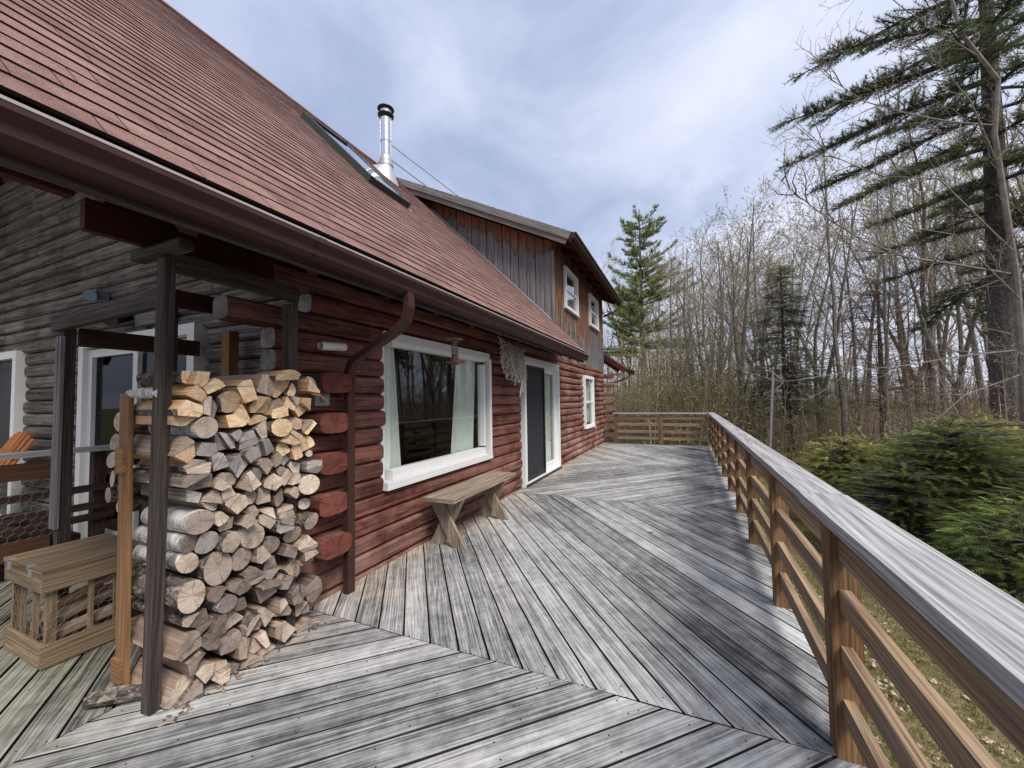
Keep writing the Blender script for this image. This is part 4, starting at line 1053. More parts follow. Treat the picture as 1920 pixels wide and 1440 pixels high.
def make_log(poly, cx, cz, y0, y1, mats, round_, birch, name='firewood_log', axis='y', skew=0.0):
    """a length of firewood: sawn ends (material 0), split faces (1) and bark (2)"""
    b = MB(); rnd = random.random(); n = len(poly)
    P3 = (lambda p, y: (p[0] + skew * (y - y0), y, p[1])) if axis == 'y' else (lambda p, y: (y, p[0] + skew * (y - y0), p[1]))
    mid = (y0 + y1) / 2; jit = [random.uniform(-.003, .003) for _ in poly]
    tilt = random.uniform(-.25, .25), random.uniform(-.25, .25)
    f0 = lambda p: y0 + (p[0] - cx) * tilt[0] + (p[1] - cz) * tilt[1]
    f1 = lambda p: y1 + (p[0] - cx) * tilt[1]
    uv = [(p[0] - cx, p[1] - cz) for p in poly]
    A = [P3(p, f0(p)) for p in poly]; B = [P3((p[0] + j, p[1] + j), mid) for p, j in zip(poly, jit)]; C_ = [P3(p, f1(p)) for p in poly]
    flip = axis != 'y'
    b.face(A if not flip else A[::-1], uv if not flip else uv[::-1], rnd, 0); b.face(C_[::-1] if not flip else C_, uv[::-1] if not flip else uv, rnd, 0)
    per = 0
    for i in range(n):
        j = (i + 1) % n; e_ = math.hypot(poly[i][0] - poly[j][0], poly[i][1] - poly[j][1])
        mi = 2 if (round_ or e_ < .030) else 1
        for (U, V, u0, u1) in ((A, B, 0, .2), (B, C_, .2, .4)):
            b.face([U[j], U[i], V[i], V[j]] if not flip else [U[i], U[j], V[j], V[i]], [(u0, per + e_), (u0, per), (u1, per), (u1, per + e_)] if not flip else [(u0, per), (u0, per + e_), (u1, per + e_), (u1, per)], rnd, mi)
        per += e_
    return b.build(name, [mats[0], mats[1], M_BIRCH if birch else M_BARK], None, P3((cx, cz), mid))
for i in live:
    x, z, r, ty, cl = items[i]; poly = polys[i]
    cx = sum(p[0] for p in poly) / len(poly); cz = sum(p[1] for p in poly) / len(poly)
    y0 = 2.185 + random.uniform(-.03, .035); y1 = (2.60 + random.uniform(-.03, .03)) if max(p[0] for p in poly) < 1.66 else 2.37
    if min(p[0] for p in poly) < 1.085: y0 = 2.24 if y0 < 2.24 and False else y0
    shp = {'R': 'round', 'B': 'white birch', 'W': 'split', 'V': 'birch split'}[ty]
    o = make_log(poly, cx, cz, y0, y1, WOODS[cl], ty in 'RB', ty in 'BV')
    ro, ci = rowof[i]
    tag(o, f'{TINT[cl]} {shp} log, {ORD[ci]} from the left in the {ORD[ro]} layer of the stack', 'firewood', 'firewood stacked in the rack')
# the second row of the stack, behind the ochre board: round ends towards the left
for i, (y, z, r) in enumerate([(2.84, 1.37, .06), (2.92, 1.26, .045), (2.86, 1.20, .05), (2.95, 1.16, .045), (2.90, 1.06, .045), (2.84, 1.02, .05), (2.93, .97, .042), (2.86, .91, .045)]):
    z -= .06
    n = 16; poly = [(y + r * math.cos(2 * math.pi * a / n), z + r * math.sin(2 * math.pi * a / n)) for a in range(n)]
    o = make_log(poly, y, z, 1.13 + .02 * math.sin(i * 3), 1.62, WOODS['t'], True, False, axis='x')
    tag(o, f'round tan log end showing behind the ochre board, {ORD[i]} from the top', 'firewood', 'round logs behind the ochre board')
for i, z in enumerate((.40, .52, .64, .75)):
    pass
b = MB(); rs = random.Random(41)
for i in range(60):
    x = rs.uniform(1.0, 1.9); y = 2.19 - abs(rs.gauss(0, .05)); s_ = rs.uniform(.006, .022)
    b.box((x, y, .004 + rs.random() * .004), (s_ * 1.8, s_ * .6, .004), Matrix.Rotation(rs.uniform(0, 3.1), 3, 'Z') @ Matrix.Rotation(rs.uniform(-.3, .3), 3, 'X'), mi=rs.choice((0, 0, 1)))
o = b.build('bark_chips', [M_BARK, M_SPLT]); o['kind'] = 'stuff'
b = MB(); b.tube([(.93, 2.58, .035), (1.0, 2.47, .05), (1.08, 2.40, .03)], [.030, .036, .03], 7, mi=0); tag(b.build('bark_stick', M_BARK, None, (1.0, 2.48, .04)), 'knobbly bark-covered stick lying at the foot of the rack', 'stick')
b = MB(); b.tube([(1.045, 2.26, 1.455), (1.04, 2.42, 1.462), (1.045, 2.55, 1.46)], [.028, .026, .02], 10); b.build
tag(b.build('birch_branch', M_BIRCH, None, (1.04, 2.4, 1.46)), 'thin white birch branch lying in the top left of the stack', 'branch')

# ---------------------------------------------------------------- lidded kindling crate
cr = thing('kindling_crate', 'slatted wooden crate with a hinged plank lid and chicken wire sides', 'crate', (1.165, 3.40, 0))
x0, x1, y0, y1 = .955, 1.385, 3.165, 3.66
b = MB()
for z in (.065,):
    b.box(((x0 + x1) / 2, y0 + .011, z), (x1 - x0, .022, .115)); b.box(((x0 + x1) / 2, y1 - .011, z), (x1 - x0, .022, .115))
    b.box((x0 + .011, (y0 + y1) / 2, z), (.022, y1 - y0 - .046, .113)); b.box((x1 - .011, (y0 + y1) / 2, z), (.022, y1 - y0 - .046, .113))
b.box(((x0 + x1) / 2, (y0 + y1) / 2, .02), (x1 - x0 - .05, y1 - y0 - .05, .02))
b.build('base', M_CRATE, cr)
b = MB(); z = .455
b.box(((x0 + x1) / 2, y0 + .009, z), (x1 - x0 + .01, .022, .105)); b.box(((x0 + x1) / 2, y1 - .009, z), (x1 - x0 + .01, .022, .105))
b.box((x0 + .007, (y0 + y1) / 2, z), (.022, y1 - y0 - .042, .103)); b.box((x1 - .007, (y0 + y1) / 2, z), (.022, y1 - y0 - .042, .103))
b.build('upper_frame', M_CRATE, cr)
b = MB(); ys_ = [y0 - .008, y0 + .19, y0 + .38, y1 + .008]
for a, c in zip(ys_[:-1], ys_[1:]): b.box(((x0 + x1) / 2, (a + c) / 2, .519), (x1 - x0 + .02, c - a - .003, .02), axis=0)
lid = b.build('lid', M_CRATE, cr)
for y in (y0 + .14, y0 + .42):
    b = MB(); b.box((x0 - .008, y, .497), (.006, .035, .045)); b.box((x0 - .002, y, .531), (.03, .035, .004)); b.build('hinge', M_PLATE, lid)
for x in (x0 + .04, x1 - .04):
    for y in (y0 + .035, y1 - .035):
        b = MB(); b.box((x, y, .26), (.042, .024, .30)); b.build('corner_post', M_CRATE, cr)
for y in (y0 + .20, y0 + .36):
    b = MB(); b.box((x0 + .035, y, .26), (.02, .02, .30)); b.build('slat', M_CRATE, cr)
for x in (x0 + .20, x1 - .12):
    b = MB(); b.box((x, y0 + .035, .26), (.022, .02, .30)); b.build('slat', M_CRATE, cr)
b = MB(); hexwire(b, (x0 + .02, y0 + .02, .12), (1, 0, 0), (0, 0, 1), x1 - x0 - .04, .285); hexwire(b, (x0 + .02, y0 + .02, .12), (0, 1, 0), (0, 0, 1), y1 - y0 - .04, .285); b.build('wire_mesh', M_WIRE, cr)
rs = random.Random(3)
kind = []
for i, (y, z, tilt, w, hgt, tone) in enumerate([(3.24, .07, .00, .06, .05, 'd'), (3.33, .065, .02, .06, .05, 't'), (3.43, .07, .00, .06, .05, 'd'), (3.52, .07, .01, .05, .05, 't'), (3.26, .135, .10, .055, .04, 't'), (3.37, .135, .05, .06, .045, 'd'), (3.47, .135, .03, .05, .045, 'f'), (3.28, .205, .22, .055, .035, 't'), (3.40, .20, .14, .05, .04, 'f'), (3.33, .26, .26, .05, .03, 'f')]):
    b = MB(); b.beam((1.01, y, z), (1.33, y + rs.uniform(-.02, .02), z + .32 * tilt), w, hgt, (0, rs.uniform(-.3, .3), 1))
    o = b.build('kindling_stick', {'d': M_SPLD, 't': M_SPLT, 'f': M_SPLF}[tone], None, (1.17, y, z))
    lay = 'bottom second third top'.split()[0 if i < 4 else 1 if i < 7 else 2 if i < 9 else 3]
    ns_ = i if i < 4 else i - 4 if i < 7 else i - 7 if i < 9 else 0
    tag(o, f'split {dict(d="dark", t="tan", f="pale yellow")[tone]} kindling stick, {ORD[ns_]} from the front in the {lay} layer of the crate', 'kindling', 'kindling sticks in the crate')
tag(MB().box((1.2, 5.28, .14), (1.1, .42, .22)).build('low_box', M_DARKW, None, (1.2, 5.28, 0)), 'dark low wooden box behind the shaded railing, under a heap of splits', 'box')
# loose splits lying behind the far-left railing
for i, (x, y, z, a, tone, L) in enumerate([(1.00, 5.22, .30, .2, 't', .5), (1.25, 5.32, .30, -.3, 'g', .55), (1.10, 5.26, .38, .5, 'f', .4), (1.40, 5.18, .30, .1, 'd', .5), (1.20, 5.28, .45, -.15, 't', .5), (1.45, 5.30, .38, .3, 'g', .5)]):
    b = MB(); dx, dy = math.cos(a) * L / 2, math.sin(a) * L / 2
    b.beam((x - dx, y - dy, z), (x + dx, y + dy, z + .02), .10, .07, (0, .2, 1))
    tag(b.build('firewood_log', WOODS[tone][1], None, (x, y, z)), f'{TINT[tone]} split lying behind the wire-covered railing, {ORD[i]} of its heap from the left', 'firewood', 'loose splits behind the railing')

# ---------------------------------------------------------------- adirondack chair
ch = thing('adirondack_chair', 'orange slatted adirondack chair behind the shaded railing', 'chair', (1.4, 6.7, 0))
def chair():
    ox, oy = 1.29, 6.72
    for i in range(7):
        b = MB(); q = (i - 3) * .083
        b.beam((ox + .10, oy + q, .30), (ox + .62, oy + q * 1.15, 1.26 - abs(i - 3) ** 2 * .012), .074, .018, (0, 1, 0)) if False else None
        s = Vector((ox + .15, oy + q, .32)); e_ = Vector((ox + .55, oy + q * 1.12, 1.13 - (i - 3) ** 2 * .008))
        b.beam(s, e_, .018, .074, (0, 1, 0)); b.build('back_slat', M_ORANGE, ch)
    for i in range(6):
        b = MB(); b.box((ox - .32 + i * .085, oy, .40 - i * .018), (.075, .56, .018), Matrix.Rotation(R(12), 3, 'Y'), 1); b.build('seat_slat', M_ORANGE, ch)
    for sg in (-1, 1):
        b = MB(); b.box((ox - .05, oy + sg * .36, .575), (.72, .13, .022)); b.build('armrest', M_ORANGE, ch)
        b = MB(); b.box((ox - .33, oy + sg * .30, .28), (.09, .03, .56)); b.build('leg', M_ORANGE, ch)
        b = MB(); b.beam((ox - .36, oy + sg * .265, .38), (ox + .55, oy + sg * .265, .05), .028, .12, (0, 0, 1)); b.build('leg', M_ORANGE, ch)
    b = MB(); b.box((ox + .40, oy, .93), (.03, .66, .06)); b.build('cross_brace', M_ORANGE, ch)
chair()

# ---------------------------------------------------------------- hanging things
bf = thing('bird_feeder', 'clear tube bird feeder with copper tray hanging in front of the picture window', 'bird feeder', (3.22, 2.0, 1.98))
ex, ey = 3.20, 1.99
b = MB(); b.lathe([(.032, 1.765), (.032, 1.985)], (ex, ey, 0), 14); b.build('tube', glass('feeder_plastic', (.6, .57, .52), .06), bf)
b = MB(); b.lathe([(.028, 1.768), (.028, 1.84), (0, 1.85)], (ex, ey, 0), 12); b.build('seed', flat('bird_seed', (.20, .14, .08), .9, 0, .4, 90), bf)
b = MB(); b.lathe([(0, 2.01), (.05, 1.995), (.085, 1.985), (.0, 1.983)], (ex, ey, 0), 16); b.build('cap', M_SPLT, bf)
b = MB(); b.lathe([(0, 1.755), (.09, 1.758), (.098, 1.772), (.09, 1.765), (0, 1.765)], (ex, ey, 0), 16); b.lathe([(.0, 1.735), (.03, 1.74), (.032, 1.757)], (ex, ey, 0), 12); b.build('tray', flat('copper_tray', (.24, .10, .07), .4, .5), bf)
b = MB(); b.tube([(ex, ey, 2.01), (ex, ey, 2.34)], .003, 4); b.build('hanger', M_BLACK, bf)
# the net: hanging mesh with a bunched body and loose loops
rs = random.Random(11); b = MB(); NU, NV = 17, 16
def netp(u, v):
    wid = 1 - .45 * v ** 1.4; x = 5.2 + (u - .5) * .94 * wid + .04 * math.sin(v * 7 + u * 3)
    y = 2.26 - .10 * math.sin(u * math.pi) * (.3 + v) + .03 * math.sin(u * 19) * v
    sag = .10 * math.sin(u * math.pi) * (1 - v); z = 2.25 - .06 * u - sag * .4 - v * (.52 + .10 * math.sin(u * 4.3 + .5) - .10 * abs(u - .6))
    return Vector((x, y, z))
for i in range(NU):
    for j in range(NV):
        jit = lambda: Vector((rs.uniform(-.014, .014), rs.uniform(-.02, .02), rs.uniform(-.012, .012)))
        p = netp((i + .5 * (j % 2)) / NU, j / NV)
        for di in (0, 1):
            q = netp((i + .5 * (j % 2) + (di - .5)) / NU, (j + 1) / NV)
            m_ = (p + q) / 2 + jit() - Vector((0, 0, .012))
            b.tube([p + jit() * .4, m_, q + jit() * .4], .0056, 4, .5, cap=False)
for k in range(26):
    u = rs.random(); v = rs.uniform(0, .8); p = netp(u, v); L = rs.uniform(.12, .38)
    b.tube([p, p + Vector((rs.uniform(-.03, .03), -.03, -L * .5)), p + Vector((rs.uniform(-.05, .05), -.02, -L))], .006, 4, .5, cap=False)
b.tube([netp(.5, 1), netp(.5, 1) + Vector((.01, 0, -.08)), netp(.5, 1) + Vector((-.01, 0, -.16))], .008, 5)
tag(b.build('fishing_net', M_NET, None, (5.2, 2.2, 2.0)), 'ragged off-white fishing net bunched under the eave beside the sliding door', 'net')

# leaves on the deck
M_LEAF = foliage('dry_leaf', [(0, (.16, .09, .05)), (.35, (.33, .22, .13)), (.7, (.50, .38, .26)), (1, (.62, .52, .40))], .8, .15)
def leaf_shape(b, c, s, rz, tilt, rnd):
    m_ = Matrix.Rotation(rz, 3, 'Z') @ Matrix.Rotation(tilt, 3, 'X')
    pts = []
    for k in range(14):
        a = 2 * math.pi * k / 14; r = s * (1.0 if k % 2 == 0 else .52) * (1 if abs(math.cos(a)) > .4 else .75)
        pts.append(Vector(c) + m_ @ Vector((math.cos(a) * r, math.sin(a) * r * .62, .18 * s * math.cos(2 * a))))
    b.face(pts, [(0, 0)] * 14, rnd)
for p, s, lab in (((4.39, .37, .012), .045, 'pale curled dead leaf lying alone in the middle of the deck'), ((7.1, .55, .006), .018, 'tiny dark leaf scrap on the pale boards beyond the door')):
    b = MB(); leaf_shape(b, p, s, .6, .25, .95 if s > .03 else .0); tag(b.build('fallen_leaf', M_LEAF, None, p), lab, 'leaf')

# pole with a lamp beyond the railing
pl = thing('light_pole', 'thin leaning grey metal pole with a small dark floodlight on top among the trees', 'light pole', (13.9, -2.2, ground_z(13.9, -2.2)))
zb_ = ground_z(14.0, -2.2)
b = MB(); b.tube([(14.0, -2.20, zb_ - .1), (14.0, -2.45, 2.28)], [.036, .030], 8); b.build('pole', flat('galvanised_pole', (.34, .35, .37), .45, .4), pl)
b = MB(); b.box((13.98, -2.56, 2.12), (.10, .10, .20)); b.box((13.98, -2.50, 2.18), (.04, .10, .03)); b.build('floodlight', M_BLACK, pl)
# ---------------------------------------------------------------- trees
def at_px(u, v, D):
    """point seen at pixel (u, v) of the 1920 px photograph at depth D metres"""
    return EYE + (rt * (u - 960) + dw * (v - 720)) / F_PX * D + fw * D
def spot(u, D):
    p = at_px(u, 745, D); return p.x, p.y, ground_z(p.x, p.y)
def px_u(x, y):
    p = Vector((x, y, 1.4)) - EYE; d = p.dot(fw); return 960 + F_PX * p.dot(rt) / d if d > .1 else 99999

M_TBARK = bark('grey_tree_bark', (.055, .046, .039), (.175, .152, .132), (.33, .30, .275))
M_TWIG = flat('grey_brown_twig', (.24, .20, .172), .9, 0, .3, 3)
M_LIMB = flat('pale_grey_limb', (.19, .165, .145), .9, 0, .35, 6)
M_PBARK = bark('pine_bark', (.03, .025, .023), (.095, .08, .073), (.20, .175, .165))
M_BUD = foliage('opening_bud', [(0, (.34, .24, .13)), (.4, (.44, .40, .17)), (1, (.50, .54, .20))], .8, .3)
M_NEEDLE = foliage('pine_needles', [(0, (.035, .055, .027)), (.5, (.105, .135, .062)), (1, (.24, .25, .12))], .55, .35)
M_NEEDLE2 = foliage('bright_pine_needles', [(0, (.15, .19, .07)), (.5, (.33, .40, .15)), (1, (.52, .56, .25))], .55, .5)
M_HEM = foliage('hemlock_needles', [(0, (.035, .06, .018)), (.5, (.125, .175, .042)), (.8, (.25, .29, .07)), (1, (.38, .40, .12))], .5, .35)
M_HEM2 = foliage('yellow_green_hemlock_needles', [(0, (.12, .135, .03)), (.5, (.33, .34, .08)), (1, (.52, .50, .16))], .55, .35)
M_BROWNL = foliage('brown_needles', [(0, (.12, .075, .035)), (.5, (.26, .175, .08)), (1, (.36, .28, .13))], .7, .25)
M_BRUSH = foliage('brush_twigs', [(0, (.14, .105, .078)), (.5, (.32, .25, .18)), (.8, (.44, .35, .24)), (1, (.47, .43, .25))], .9, .1)
M_OLIVE = foliage('small_spring_leaf', [(0, (.17, .125, .075)), (.4, (.30, .23, .12)), (.7, (.35, .33, .13)), (1, (.46, .44, .19))], .8, .3)

NR = np.random.default_rng(5)
def norm(a): return a / np.maximum(np.linalg.norm(a, axis=-1, keepdims=True), 1e-9)
def tufts(P, D, k, length, width, spread):
    """needle tufts: k thin triangles fanned round direction D at each point P"""
    n = len(P); P = np.repeat(P, k, 0); D = np.repeat(norm(D), k, 0)
    d = norm(D + NR.normal(0, spread, (n * k, 3)))
    L = length * NR.uniform(.6, 1.15, (n * k, 1)); s = norm(np.cross(d, NR.normal(0, 1, (n * k, 3)))) * width / 2
    return np.stack([P - s, P + s, P + d * L], 1)
def fronds(P, D, length, nl=7, width=.22):
    """flat drooping sprays with paired leaflets"""
    n = len(P); D = norm(D); side = norm(np.cross(D, np.array([0, 0, 1.0]) + NR.normal(0, .25, (n, 3))))
    out = []; L = length * NR.uniform(.65, 1.2, (n, 1))
    for i in range(nl):
        t_ = (i + .5) / nl; base = P + D * L * t_ + np.array([0, 0, -1.0]) * (L * t_ ** 2 * .28)
        ll = L * .50 * (1 - t_ * .75)
        for sg in (-1, 1):
            d = norm(D * .75 + side * sg + np.array([0, 0, -.18])) ; w = D * L * width / nl * 1.6
            out.append(np.stack([base - w * .5, base + w * .5, base + d * ll], 1))
    return np.concatenate(out, 0)

def grow(b, bt, p, d, L, r, lev, rs, seg=None, up=.06, tips=None, curl=.16, nch=None, tw=.007):
    seg = seg or (5, 5, 4, 3)[min(lev, 3)]
    pts = [p]; dirs = [d]; q = p; dd = d
    for i in range(seg):
        dd = (dd + Vector((rs.gauss(0, curl), rs.gauss(0, curl), rs.gauss(0, curl * .7) + up))).normalized()
        q = q + dd * (L / seg); pts.append(q); dirs.append(dd)
    rads = [max(r * (1 - .80 * i / seg), tw * .6) for i in range(seg + 1)]
    (b if lev == 0 else bt).tube(pts, rads, (7, 5, 4, 3)[min(lev, 3)], cap=False)
    if tips is not None and lev >= 2: tips.append((pts[-1], dirs[-1])); tips.append((pts[-2], dirs[-2]))
    if lev >= 3: return
    n = (nch or (12, 6, 4))[lev]
    for i in range(n):
        t_ = (.34 + .64 * (i + rs.random()) / n) if lev == 0 else (.18 + .8 * (i + rs.random()) / n)
        k = min(int(t_ * seg), seg - 1); f = t_ * seg - k
        bp = pts[k].lerp(pts[k + 1], f); bd = dirs[k + 1]
        az = rs.uniform(0, 6.283); perp = bd.cross(Vector((math.cos(az), math.sin(az), .3)))
        if perp.length < .05: continue
        perp.normalize(); an = R(rs.uniform(28, 58))
        nd_ = (bd * math.cos(an) + perp * math.sin(an)).normalized()
        ln = L * ((.42 * (1.15 - t_ * .75)) if lev == 0 else (.50 * (1.1 - t_ * .6))) * rs.uniform(.7, 1.25)
        rr = max(rads[k] * rs.uniform(.35, .55), tw)
        grow(b, bt, bp, nd_, ln, rr, lev + 1, rs, None, up, tips, curl, nch, tw)

def bare_proto(seed, H, r, fork=0, bud=.06, tw=.007, nch=None, budn=1.0):
    rs = random.Random(seed); b = MB(); bt = MB(); tips = []
    if fork:
        h = H * rs.uniform(.22, .34); q = Vector((rs.uniform(-.1, .1), rs.uniform(-.1, .1), h))
        b.tube([(0, 0, -.4), (0, 0, h * .5), q], [r * 1.25, r, r * .9], 8, cap=False)
        for k in range(fork):
            a = k * 6.283 / fork + rs.uniform(-.5, .5); d = Vector((math.cos(a) * .38, math.sin(a) * .38, 1)).normalized()
            grow(b, bt, q - Vector((0, 0, .1)), d, (H - h) * rs.uniform(.8, 1), r * .68, 0, rs, 6, .03, tips, .09, nch or (9, 6, 5), tw)
    else:
        b.tube([(0, 0, -.4), (0, 0, .5)], [r * 1.3, r], 8, cap=False)
        grow(b, bt, Vector((0, 0, .45)), Vector((rs.uniform(-.05, .05), rs.uniform(-.05, .05), 1)).normalized(), H - .5, r, 0, rs, 8, .05, tips, .06, nch, tw)
    if bud:
        P = np.array([tuple(a) for a, _ in tips]); D = np.array([tuple(c) for _, c in tips])
        keep = NR.random(len(P)) < budn
        bt.tris(tufts(P[keep], D[keep], 2, bud, bud * .5, .8), NR.random(keep.sum() * 2), 1)
    return b, bt
def place_tree(name, b, bt, mats_t, mats_c, loc, rz, label, cat, group, sc=1.0):
    t_ = thing(name, label, cat, loc, group); t_.rotation_euler.z = rz; t_.scale = (sc, sc, sc)
    tr_ = b.build('trunk', mats_t); cr_ = bt.build('crown', mats_c)
    for o in (tr_, cr_): o.parent = t_
    return t_
def dup_tree(src, loc, rz, label, group, sc=1.0):
    c = src.copy(); COL.objects.link(c); c.location = loc; c.rotation_euler = (0, 0, rz); c.scale = (sc, sc, sc * random.uniform(.92, 1.08)); c['label'] = label; c['group'] = group
    for ch_ in list(src.children):
        d = ch_.copy(); COL.objects.link(d); d.parent = c
    return c

# the big white pine at the right
def pine(H, r, limbs, k, nl, nw, dens, bark_top=True, seed=1):
    """limbs: (height, azimuth, length, droop)"""
    rs = random.Random(seed); b = MB(); bt = MB(); P = []; D = []
    lean = Vector((rs.uniform(-.01, .01), rs.uniform(-.01, .01), 1))
    b.tube([lean * z for z in (-.6, .3, H * .25, H * .5, H * .75, H)], [r * 1.3, r * 1.05, r * .86, r * .62, r * .35, .03], 12, cap=False)
    for h, az, L, dr in limbs:
        d = Vector((math.cos(az), math.sin(az), .10)); p = lean * h; seg = 7; pts = [p]
        for i in range(seg):
            s = (i + 1) / seg
            dd = Vector((d.x + rs.gauss(0, .07), d.y + rs.gauss(0, .07), .04 - dr * (.55 + .75 * s) + (.5 * max(0, s - .75)))).normalized()
            pts.append(pts[-1] + dd * (L / seg))
        bt.tube(pts, [max(.012, .016 * L * (1 - .85 * i / seg)) for i in range(seg + 1)], 5, cap=False)
        ns = int(dens * L)
        for j in range(ns):
            s = .06 + .94 * rs.random() ** .9; i = min(int(s * seg), seg - 1); q = pts[i].lerp(pts[i + 1], s * seg - i); ax = (pts[i + 1] - pts[i]).normalized()
            sg = rs.choice((-1, 1)); sd_ = ax.cross(Vector((0, 0, 1))).normalized() * sg
            bd = (ax * rs.uniform(.5, 1.1) + sd_ * rs.uniform(.4, 1.0) + Vector((0, 0, rs.uniform(-.12, .30)))).normalized()
            bl = L * .17 * (1.15 - s) * rs.uniform(.6, 1.3) + .15
            e_ = q + bd * bl
            bt.tube([q, q.lerp(e_, .5) + Vector((0, 0, .02)), e_], [.010, .007, .004], 3, cap=False)
            m_ = max(2, int(bl / (nl * .55)))
            for a in range(m_):
                f = (a + .6) / m_; P.append(tuple(q.lerp(e_, f))); D.append(tuple(bd + Vector((0, 0, .25))))
        P.append(tuple(pts[-1])); D.append(tuple(pts[-1] - pts[-2]))
    P = np.array(P); D = np.array(D)
    T = tufts(P, D, k, nl, nw, .62); rn = np.repeat(np.clip(NR.normal(.5, .22, len(P)), 0, 1), k)
    bt.tris(T, np.clip(rn + NR.normal(0, .08, len(rn)), 0, 1), 1)
    return b, bt
left = Vector((-rt.x, -rt.y, 0)); AZL = math.atan2(left.y, left.x)      # towards the left of the picture
bx, by, bz = spot(1884, 10.2)
limbs = []
rs = random.Random(21)
for h, da, L, dr in [(10.9, .10, 4.6, .30), (11.9, -.5, 4.4, .25), (11.2, .5, 3.6, .25), (10.1, -.05, 5.6, .38), (9.6, .55, 4.6, .32), (9.3, -.12, 5.5, .42), (8.6, .25, 4.6, .40), (8.35, -.35, 4.2, .40), (7.5, .05, 4.3, .42), (7.0, .6, 3.2, .38), (6.5, -.2, 3.0, .35), (6.1, .3, 2.6, .35), (12.8, .2, 4.0, .2), (13.6, -.2, 3.8, .2), (13.0, .8, 3.6, .2), (5.4, .05, 2.4, .3), (4.8, -.5, 2.2, .3), (4.3, .4, 1.9, .25), (10.5, .9, 3.4, .3), (9.0, .95, 3.2, .35), (7.9, -.75, 3.4, .35), (6.8, 1.0, 2.6, .3), (5.8, -.8, 2.6, .3), (10.8, -.8, 3.8, .3), (12.2, .5, 3.8, .25)]:
    limbs.append((h + 1.9, AZL + da, L, dr * 1.05))
for i in range(30):
    h = 5.5 + 13.5 * (i + rs.random()) / 30
    limbs.append((h, AZL + rs.uniform(1.1, 5.1), max(.8, (20 - h) * .30) * rs.uniform(.7, 1.1), rs.uniform(.15, .4)))
b, bt = pine(20.5, .29, limbs, 8, .16, .014, 23.0, seed=4)
place_tree('pine_tree', b, bt, M_PBARK, [M_PBARK, M_NEEDLE], (bx, by, bz), 0, 'huge dark white pine with long drooping limbs at the right edge', 'pine tree', None)

# the bright pine beyond the far end of the deck
limbs = []; rs = random.Random(8)
for i in range(105):
    h = 6.6 + 9.9 * rs.random(); L = (1.0 + 3.1 * ((16.8 - h) / 9.8) ** .75) * rs.uniform(.4, 1.2)
    if h < 8: L *= .8
    limbs.append((h, rs.uniform(0, 6.283), L, rs.uniform(-.75, -.05)))
for h, az, L in ((6.6, AZL + 3.0, 4.2), (6.3, AZL - .2, 3.6), (6.9, AZL + 2.5, 3.2), (5.9, AZL + .4, 3.0), (5.0, AZL + 3.3, 2.6), (4.3, AZL + 2.8, 2.4), (4.6, AZL, 2.2), (6.5, AZL + 2.8, 4.0), (6.7, AZL + 3.2, 4.4), (6.45, AZL + .1, 3.8), (6.2, AZL - .4, 3.2), (6.8, AZL + 2.7, 3.4)): limbs.append((h, az, L, .05))
b, bt = pine(17.0, .24, limbs, 9, .26, .038, 10.0, seed=9)
p = spot(1207, 29)
place_tree('pine_tree', b, bt, M_PBARK, [M_PBARK, M_NEEDLE2], p, 0, 'bright green pine with a narrow top beyond the far end of the cabin', 'pine tree', None)

# dark fir, brownish conifer, yellow-green hemlock shrubs
def conifer(H, Rm, n, fl, seed, low=.12, pw=.9, droop=.25, r=.11, nl=6):
    rs = random.Random(seed); b = MB(); bt = MB(); P = []; D = []
    b.tube([(0, 0, -.4), (0, 0, H * .5), (0, 0, H)], [r * 1.2, r * .7, .015], 7, cap=False)
    for i in range(n):
        t_ = rs.random() ** .85; h = H * (low + (1 - low) * t_); L = Rm * (1 - t_) ** pw * rs.uniform(.55, 1.15) + .12
        az = rs.uniform(0, 6.283); d = Vector((math.cos(az), math.sin(az), -droop * rs.uniform(.3, 1.3) + .25 * t_))
        e_ = Vector((0, 0, h)) + d * L
        bt.tube([(0, 0, h), Vector((0, 0, h)).lerp(e_, .5) + Vector((0, 0, .06 * L)), e_], [.016, .01, .005], 3, cap=False)
        m_ = max(2, int(L / (fl * .42)))
        for a in range(m_):
            f = .25 + .75 * (a + rs.random()) / m_; q = Vector((0, 0, h)).lerp(e_, f)
            sd_ = d.cross(Vector((0, 0, 1))).normalized() * rs.uniform(-1, 1)
            P.append(tuple(q)); D.append(tuple(d * .7 + sd_ + Vector((0, 0, rs.uniform(-.2, .1)))))
    P, D = np.array(P), np.array(D)
    T = fronds(P, D, fl, nl, .34); k = len(T) // len(P)
    rn = np.tile(np.clip(NR.normal(.45, .24, len(P)), 0, 1), k)
    bt.tris(T, rn, 1); return b, bt
b, bt = conifer(8.3, 2.1, 360, .42, 3, .22, .75, .18)
place_tree('fir_tree', b, bt, M_PBARK, [M_PBARK, foliage('dark_fir_needles', [(0, (.025, .05, .02)), (.5, (.075, .125, .045)), (1, (.16, .22, .085))], .55, .35)], spot(1473, 16.6), 0, 'dark green fir with a ragged pointed top standing behind the lamp pole', 'fir tree', None)
b, bt = conifer(8.6, 2.9, 170, .5, 14, .25, .55, .0, .16)
place_tree('young_conifer', b, bt, M_PBARK, [M_PBARK, M_BROWNL], spot(1655, 19), 0, 'brownish conifer with sparse level tiers in the middle of the wood', 'conifer', None)
b, bt = conifer(6.6, 2.4, 90, .6, 24, .2, .6, .05, .1)
place_tree('young_conifer', b, bt, M_PBARK, [M_PBARK, M_HEM2], spot(1480, 17.0), 0, 'low olive-green conifer below the dark fir', 'conifer', None, .8)

